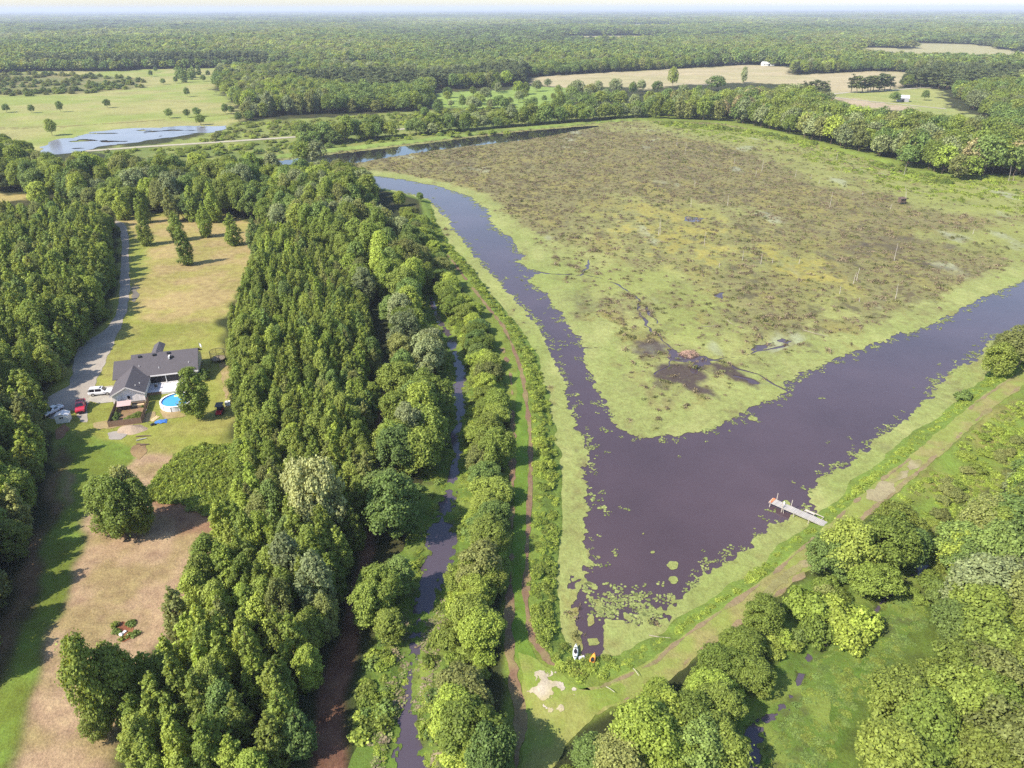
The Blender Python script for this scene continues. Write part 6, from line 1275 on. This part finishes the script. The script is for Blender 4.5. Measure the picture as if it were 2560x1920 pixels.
for sx in (-.38, .34):
    for s in (-.31, .31): wheel(t, sx, s, .12, .07)
x, y = G(86.4 + .2109 * 1082, 708.6 + .2109 * 850)
t = thing('bucket', 'white bucket lying by the garden fence', 'bucket', (x, y, .16), .8); MB().tube([(-.2, 0, 0), (.22, 0, .02)], [.14, .17], 14).build('body', M_WHITE, t); MB().tube([(.22, 0, .02), (.25, 0, .02)], [.185, .185], 14).build('rim', M_WHITE, t)
for i, (cx, cy, L_, r_, lb) in enumerate([(1062, 1112, 1.5, .1, 'dark timber lying at the back of the scraped patch'), (1040, 1145, 1.0, .5, 'grey timber lying in the middle of the scraped patch'), (1030, 1195, .9, -.2, 'short dark timber at the front of the scraped patch'), (1072, 1200, .8, .3, 'dark timber at the pool side front of the scraped patch')]):
    x, y = G(86.4 + .2109 * cx, 708.6 + .2109 * cy); o = MB().tube([(-L_, 0, .12), (0, .04, .14), (L_, 0, .11)], [.13, .14, .11], 7).build('timber_log', M_DARKWOOD if i != 1 else M_WOODGREY, None, (x, y, .02)); o.rotation_euler.z = r_; tag(o, lb, 'log')
for u, v, s, lb in [(262, 1372, .35, 'white rubbish lump in the dug pit of the hay field'), (270, 1366, .28, 'pale rubbish lump at the back of the dug pit'), (278, 1372, .22, 'smallest pale lump in the dug pit')]:
    x, y = G(u, v); bm = bmesh.new(); bmesh.ops.create_icosphere(bm, subdivisions=2, radius=s)
    for q in bm.verts: q.co = q.co * random.uniform(.75, 1.15); q.co.z = q.co.z * .6 + s * .3
    me = bpy.data.meshes.new('rubbish_lump'); bm.to_mesh(me); bm.free(); me.materials.append(M_WHITE); tag(link('rubbish_lump', me, None, (x, y, .05)), lb, 'rubbish')
# ---- dock
a = np.array(G(1667, 1080, .75)); b = np.array(G(1794, 1136, .75)); d = b - a; L_ = np.hypot(*d); rz = math.atan2(d[1], d[0])
t = thing('dock', 'weathered grey plank dock reaching from the levee into the open water', 'dock', (a[0], a[1], WZ), rz)
ZD = .95; W2 = .78; dk_ = MB()
k = int(L_ / .235)
for i in range(k):
    dk_.box(i * L_ / k + .006, (i + 1) * L_ / k - .006, -W2 + random.uniform(-.03, .03), W2 + random.uniform(-.03, .03), ZD - .045 + random.uniform(-.006, .006), ZD + random.uniform(-.006, .006))
dk_.build('deck', M_WOODGREY, t)
for s in (-.7, .7): MB().box(.05, L_ - .05, s - .04, s + .04, ZD - .22, ZD - .06).build('stringer', M_WOODGREY, t)
for i in range(1, 6): MB().box(i * L_ / 6 - .03, i * L_ / 6 + .03, -W2 - .01, W2 + .01, ZD + .006, ZD + .03).build('batten', M_PALEBARK, t)
for x, s, h in ((.55, 1, 2.3), (3.3, 1, 2.2), (2.4, -1, 1.9), (4.6, -1, 1.0), (7.3, -1, 1.0), (.15, -1, 1.5), (6.2, 1, 1.0), (9.2, 1, .95)): MB().tube([(x, s * (W2 + .07), -1.3), (x + .04, s * (W2 + .07), h)], [.07, .06], 7).build('piling', M_PALEBARK, t)
MB().box(-.06, .36, -W2 - .03, W2 + .03, ZD + .008, ZD + .05).build('end_board', M_ORANGE, t); MB().box(-.16, -.065, -W2, W2, ZD - .3, ZD + .02).build('bumper', M_PALEBARK, t)
sp = MB()
sp.box(5.6, 8.9, W2 + .92, W2 + 1.0, ZD - .14, ZD - .02).box(8.82, 8.9, W2 + .1, W2 + .92, ZD - .14, ZD - .02).box(5.6, 5.68, W2 + .1, W2 + .92, ZD - .14, ZD - .02).box(7.3, 7.38, W2 + .1, W2 + .92, ZD - .14, ZD - .02).box(5.68, 7.3, W2 + .5, W2 + .9, ZD - .10, ZD - .05)
sp.build('side_frame', M_PALEBARK, t)
br = MB().tube([(3.0, -.9, -.4), (2.2, -.75, 1.9)], .05).tube([(2.2, -.75, 1.9), (2.5, .75, 1.4)], .04).build('brace', M_PALEBARK, t)
MB().box(9.6, L_ + .5, -W2 - .9, -W2 - .15, .35, .42).build('step', M_PALEBARK, t)
t = thing('dock_bucket', 'pale bucket standing on the dock near its outer end', 'bucket', (*(a + d * .2 + np.array([-d[1], d[0]]) / L_ * .45), WZ + ZD), 0); MB().tube([(0, 0, .01), (0, 0, .38)], [.14, .17], 14).build('body', M_WHITE, t); MB().tube([(-.16, 0, .38), (0, 0, .52), (.16, 0, .38)], .012, 4).build('handle', M_METAL, t)
# ---- kayaks
def kayak(label, u, v, rz, mat, deckmat, L=2.7, W_=.74):
    x, y = G(u, v); t = thing('kayak', label, 'kayak', (x, y, max(H1(x, y), WZ) + .22), rz)
    secs = []
    for q in np.linspace(-1, 1, 13):
        w2 = W_ / 2 * (1 - abs(q) ** 2.3) + .015; zb = -.02 + .20 * abs(q) ** 3; zt = .30 + .10 * abs(q) ** 2
        secs.append((q * L / 2, [(-w2 * .55, zb), (w2 * .55, zb), (w2, zb + .14), (w2 * .96, zt - .05), (w2 * .5, zt), (-w2 * .5, zt), (-w2 * .96, zt - .05), (-w2, zb + .14)]))
    loft(secs).build('hull', mat, t, smooth=True)
    V = [(.10 + .48 * math.cos(a_) , .25 * math.sin(a_), z) for z in (.30, .345) for a_ in np.linspace(0, 2 * math.pi, 21)[:-1]]
    MB().prism([(.05 + .46 * math.cos(a_), .24 * math.sin(a_)) for a_ in np.linspace(0, 2 * math.pi, 21)[:-1]], .28, .325, 'z').build('cockpit', M_BLACK, t)
    V, F = tube([(.05 + .48 * math.cos(a_), .26 * math.sin(a_), .325) for a_ in np.linspace(0, 2 * math.pi, 21)], [.022] * 21, 5); MB().poly(V, F).build('cockpit_rim', deckmat, t)
    MB().box(-.32, -.24, -.17, .17, .32, .55).build('seat_back', M_BLACK, t)
    for e in (-.42, .42): MB().box(e * L - .05, e * L + .05, -.02, .02, .36, .44).build('grab_handle', M_BLACK, t)
    return t
M_KW = paint('white_green_hull', (.62, .70, .64), .3, var=.08, scale=1); M_KO = paint('orange_hull', (.80, .34, .05), .3, var=.22, scale=1.5)
k1 = kayak('pale green and white kayak drawn up in the weeds at the pond corner', 1243, 1412, math.radians(82), M_KW, M_WHITE, 2.9)
MB().box(.55, .75, -.22, .22, .345, .37).box(-1.0, -.85, -.16, .16, .36, .39).build('deck_strap', M_BLACK, k1)
kayak('orange kayak drawn up on the bank at the pond corner', 1279, 1434, math.radians(70), M_KO, M_KO, 2.7)
x, y = G(1256, 1422); t = thing('flat_stone', 'pale flat slab lying beside the pale kayak', 'slab', (x, y, H1(x, y)), .4); MB().prism([(-.5, -.35), (.4, -.4), (.55, .3), (-.3, .4)], 0, .12, 'z').build('slab', M_CONC2, t)
for u0, v0, u1, v1, lb in [(1308, 1500, 1326, 1512, 'white bare pole lying across the weeds by the corner'), (1366, 1460, 1378, 1476, 'pale pole lying on the bank near the green mat')]:
    p, q = np.array([*G(u0, v0)]), np.array([*G(u1, v1)]); c0 = (p + q) / 2; z = H1(*c0) + .55; dd = (q - p) / 2
    MB().tube([(-dd[0], -dd[1], 0), (0, 0, .1), (dd[0], dd[1], 0)], [.04, .04, .03], 6).build('driftwood_pole', M_PALEBARK, None, (c0[0], c0[1], z)); tag(bpy.data.objects[[o.name for o in COL.objects][-1]], lb, 'pole')
# ---- beaver lodge
x, y = G(1489, 764); rng = np.random.default_rng(8)
t = thing('beaver_lodge', 'mound of bare sticks rising from the marsh pool', 'lodge', (x, y, WZ))
V = [(0, 0, 1.0)]; F = []; m = 24
for i in range(1, 8):
    for j in range(m): a_ = 2 * math.pi * j / m; q = i / 7 * (1 + .12 * math.sin(3 * a_)); V.append((2.4 * q * math.cos(a_), 1.9 * q * math.sin(a_), 1.0 * (1 - (i / 7) ** 1.6) - .1))
F += [(0, 1 + j, 1 + (j + 1) % m) for j in range(m)] + [(1 + i * m + j, 1 + (i + 1) * m + j, 1 + (i + 1) * m + (j + 1) % m, 1 + i * m + (j + 1) % m) for i in range(6) for j in range(m)]
MB().poly(V, F).build('mud_core', paint('lodge_mud', (.20, .13, .10), .95, var=.35, scale=3), t)
st_ = MB()
for i in range(230):
    a_ = rng.uniform(0, 6.28); q = math.sqrt(rng.random()) * 1.02; c0 = np.array([2.4 * q * math.cos(a_), 1.9 * q * math.sin(a_), .95 * (1 - q ** 1.6) + .03])
    d_ = rng.normal(size=3); d_[2] *= .22; d_ /= np.linalg.norm(d_); l = rng.uniform(.3, .8); st_.tube([c0 - d_ * l, c0 + d_ * l], [.045, .025], 4)
st_.build('stick_pile', paint('peeled_sticks', (.34, .225, .17), .85, var=.4, scale=2), t)
# ---- hunting blind with a bent pole
x, y = G(1947, 440)
t = thing('duck_blind', 'small dark box blind on posts out in the marsh', 'hunting blind', (x, y, WZ), .2)
MB().box(-1.4, 1.4, -1.0, 1.0, 1.0, 2.7).build('box', M_DARKWOOD, t); MB().slab((-1.6, -1.2, 2.75), (1.6, -1.2, 2.75), (1.6, 1.2, 3.05), (-1.6, 1.2, 3.05), .06).build('roof', M_DARKWOOD, t); MB().box(-1.1, 1.1, -1.03, -1.003, 1.9, 2.3).build('window', M_BLACK, t)
for sx in (-1.2, 1.2):
    for s in (-.8, .8): MB().box(sx - .07, sx + .07, s - .07, s + .07, -.8, 1.0).build('post', M_DARKWOOD, t)
V, F = tube([(1.5, .3, -.6), (1.6, .3, 3), (1.0, .3, 6), (-.2, .3, 8.4)], [.14, .12, .08, .05], 5); tag(MB().poly(V, F).build('bent_snag', M_PALEBARK, None, (x, y, WZ)), 'bent pale dead trunk beside the dark blind', 'dead tree')
# ---- far buildings
def shed_far(name, label, cat, u, v, rz, L, W_, h, wallm, roofm, win=0):
    x, y = G(u, v); t = thing(name, label, cat, (x, y, 0), rz); p = h + W_ * .28
    MB().prism([(-W_ / 2, 0), (W_ / 2, 0), (W_ / 2, h), (0, p), (-W_ / 2, h)], -L / 2, L / 2, 'x').build('wall', wallm, t)
    MB().slab((-L / 2 - .4, -W_ / 2 - .5, h - .1), (L / 2 + .4, -W_ / 2 - .5, h - .1), (L / 2 + .4, 0, p + .16), (-L / 2 - .4, 0, p + .16), .15).slab((-L / 2 - .4, W_ / 2 + .5, h - .1), (L / 2 + .4, W_ / 2 + .5, h - .1), (L / 2 + .4, 0, p + .16), (-L / 2 - .4, 0, p + .16), .15).build('roof', roofm, t)
    MB().box(-1.2, 1.2, -W_ / 2 - .06, -W_ / 2 - .004, 0, 2.4).build('door', M_BLACK, t)
    for i in range(win): MB().box(-L * .4 + i * L * .2, -L * .4 + i * L * .2 + 1, -W_ / 2 - .06, -W_ / 2 - .004, 1.2, 2.2).build('window', M_GLASS, t)
M_TIN = paint('bright_tin', (.72, .72, .74), .4, .1, .05); M_GREYW = paint('weathered_wall', (.30, .30, .33), .8, var=.15)
shed_far('barn', 'small barn with a bright metal roof in the farm meadow', 'barn', 1949, 219, -.35, 10, 7.5, 3.4, M_GREYW, M_TIN)
shed_far('farmhouse', 'long low white building at the far edge of the tan field', 'house', 1659, 142, .1, 20, 8, 3.5, M_WHITE, M_TIN, 4)
shed_far('farmhouse', 'white house among the trees behind the tan field', 'house', 1598, 138, 0, 14, 8, 3.5, M_WHITE, M_GREYW, 3)
shed_far('farmhouse', 'small white outbuilding between the trees behind the tan field', 'outbuilding', 1582, 138.5, 0, 9, 7, 3.2, M_WHITE, M_TIN, 1)
shed_far('warehouse', 'long white metal building in the gap of the far forest', 'warehouse', 886, 106.5, 0, 30, 14, 5, M_WHITE, M_TIN, 2)
for i, (u, lb) in enumerate([(1455, 'largest of the white buildings in the farthest clearing'), (1440, 'smaller white building beside the largest in the farthest clearing'), (1470, 'white building at the end of the farthest clearing'), (1377, 'grey building at the near end of the farthest clearing')]):
    shed_far('far_house', lb, 'house', u, 57, 0, [44, 26, 24, 22][i], 14, 6, M_WHITE if i < 3 else M_GREYW, M_TIN if i < 3 else M_GREYW, 2)
# ================================================================ haze
bm = bmesh.new(); bmesh.ops.create_cube(bm, size=1.0)
me = bpy.data.meshes.new('haze'); bm.to_mesh(me); bm.free()
hz = link('haze', me); hz.scale = (62000, 62000, 112); hz.location = (0, 0, 50)
hb = NB('haze_air'); pv = hb.n('ShaderNodeVolumePrincipled'); pv.inputs['Density'].default_value = 0.000095; pv.inputs['Color'].default_value = (0.72, 0.80, 1.0, 1); pv.inputs['Anisotropy'].default_value = 0.0
o_ = hb.t.nodes.new('ShaderNodeOutputMaterial'); hb.t.links.new(pv.outputs[0], o_.inputs['Volume']); me.materials.append(hb.m)
tag(hz, 'thin bluish summer haze over the far forest', None, None, 'stuff')
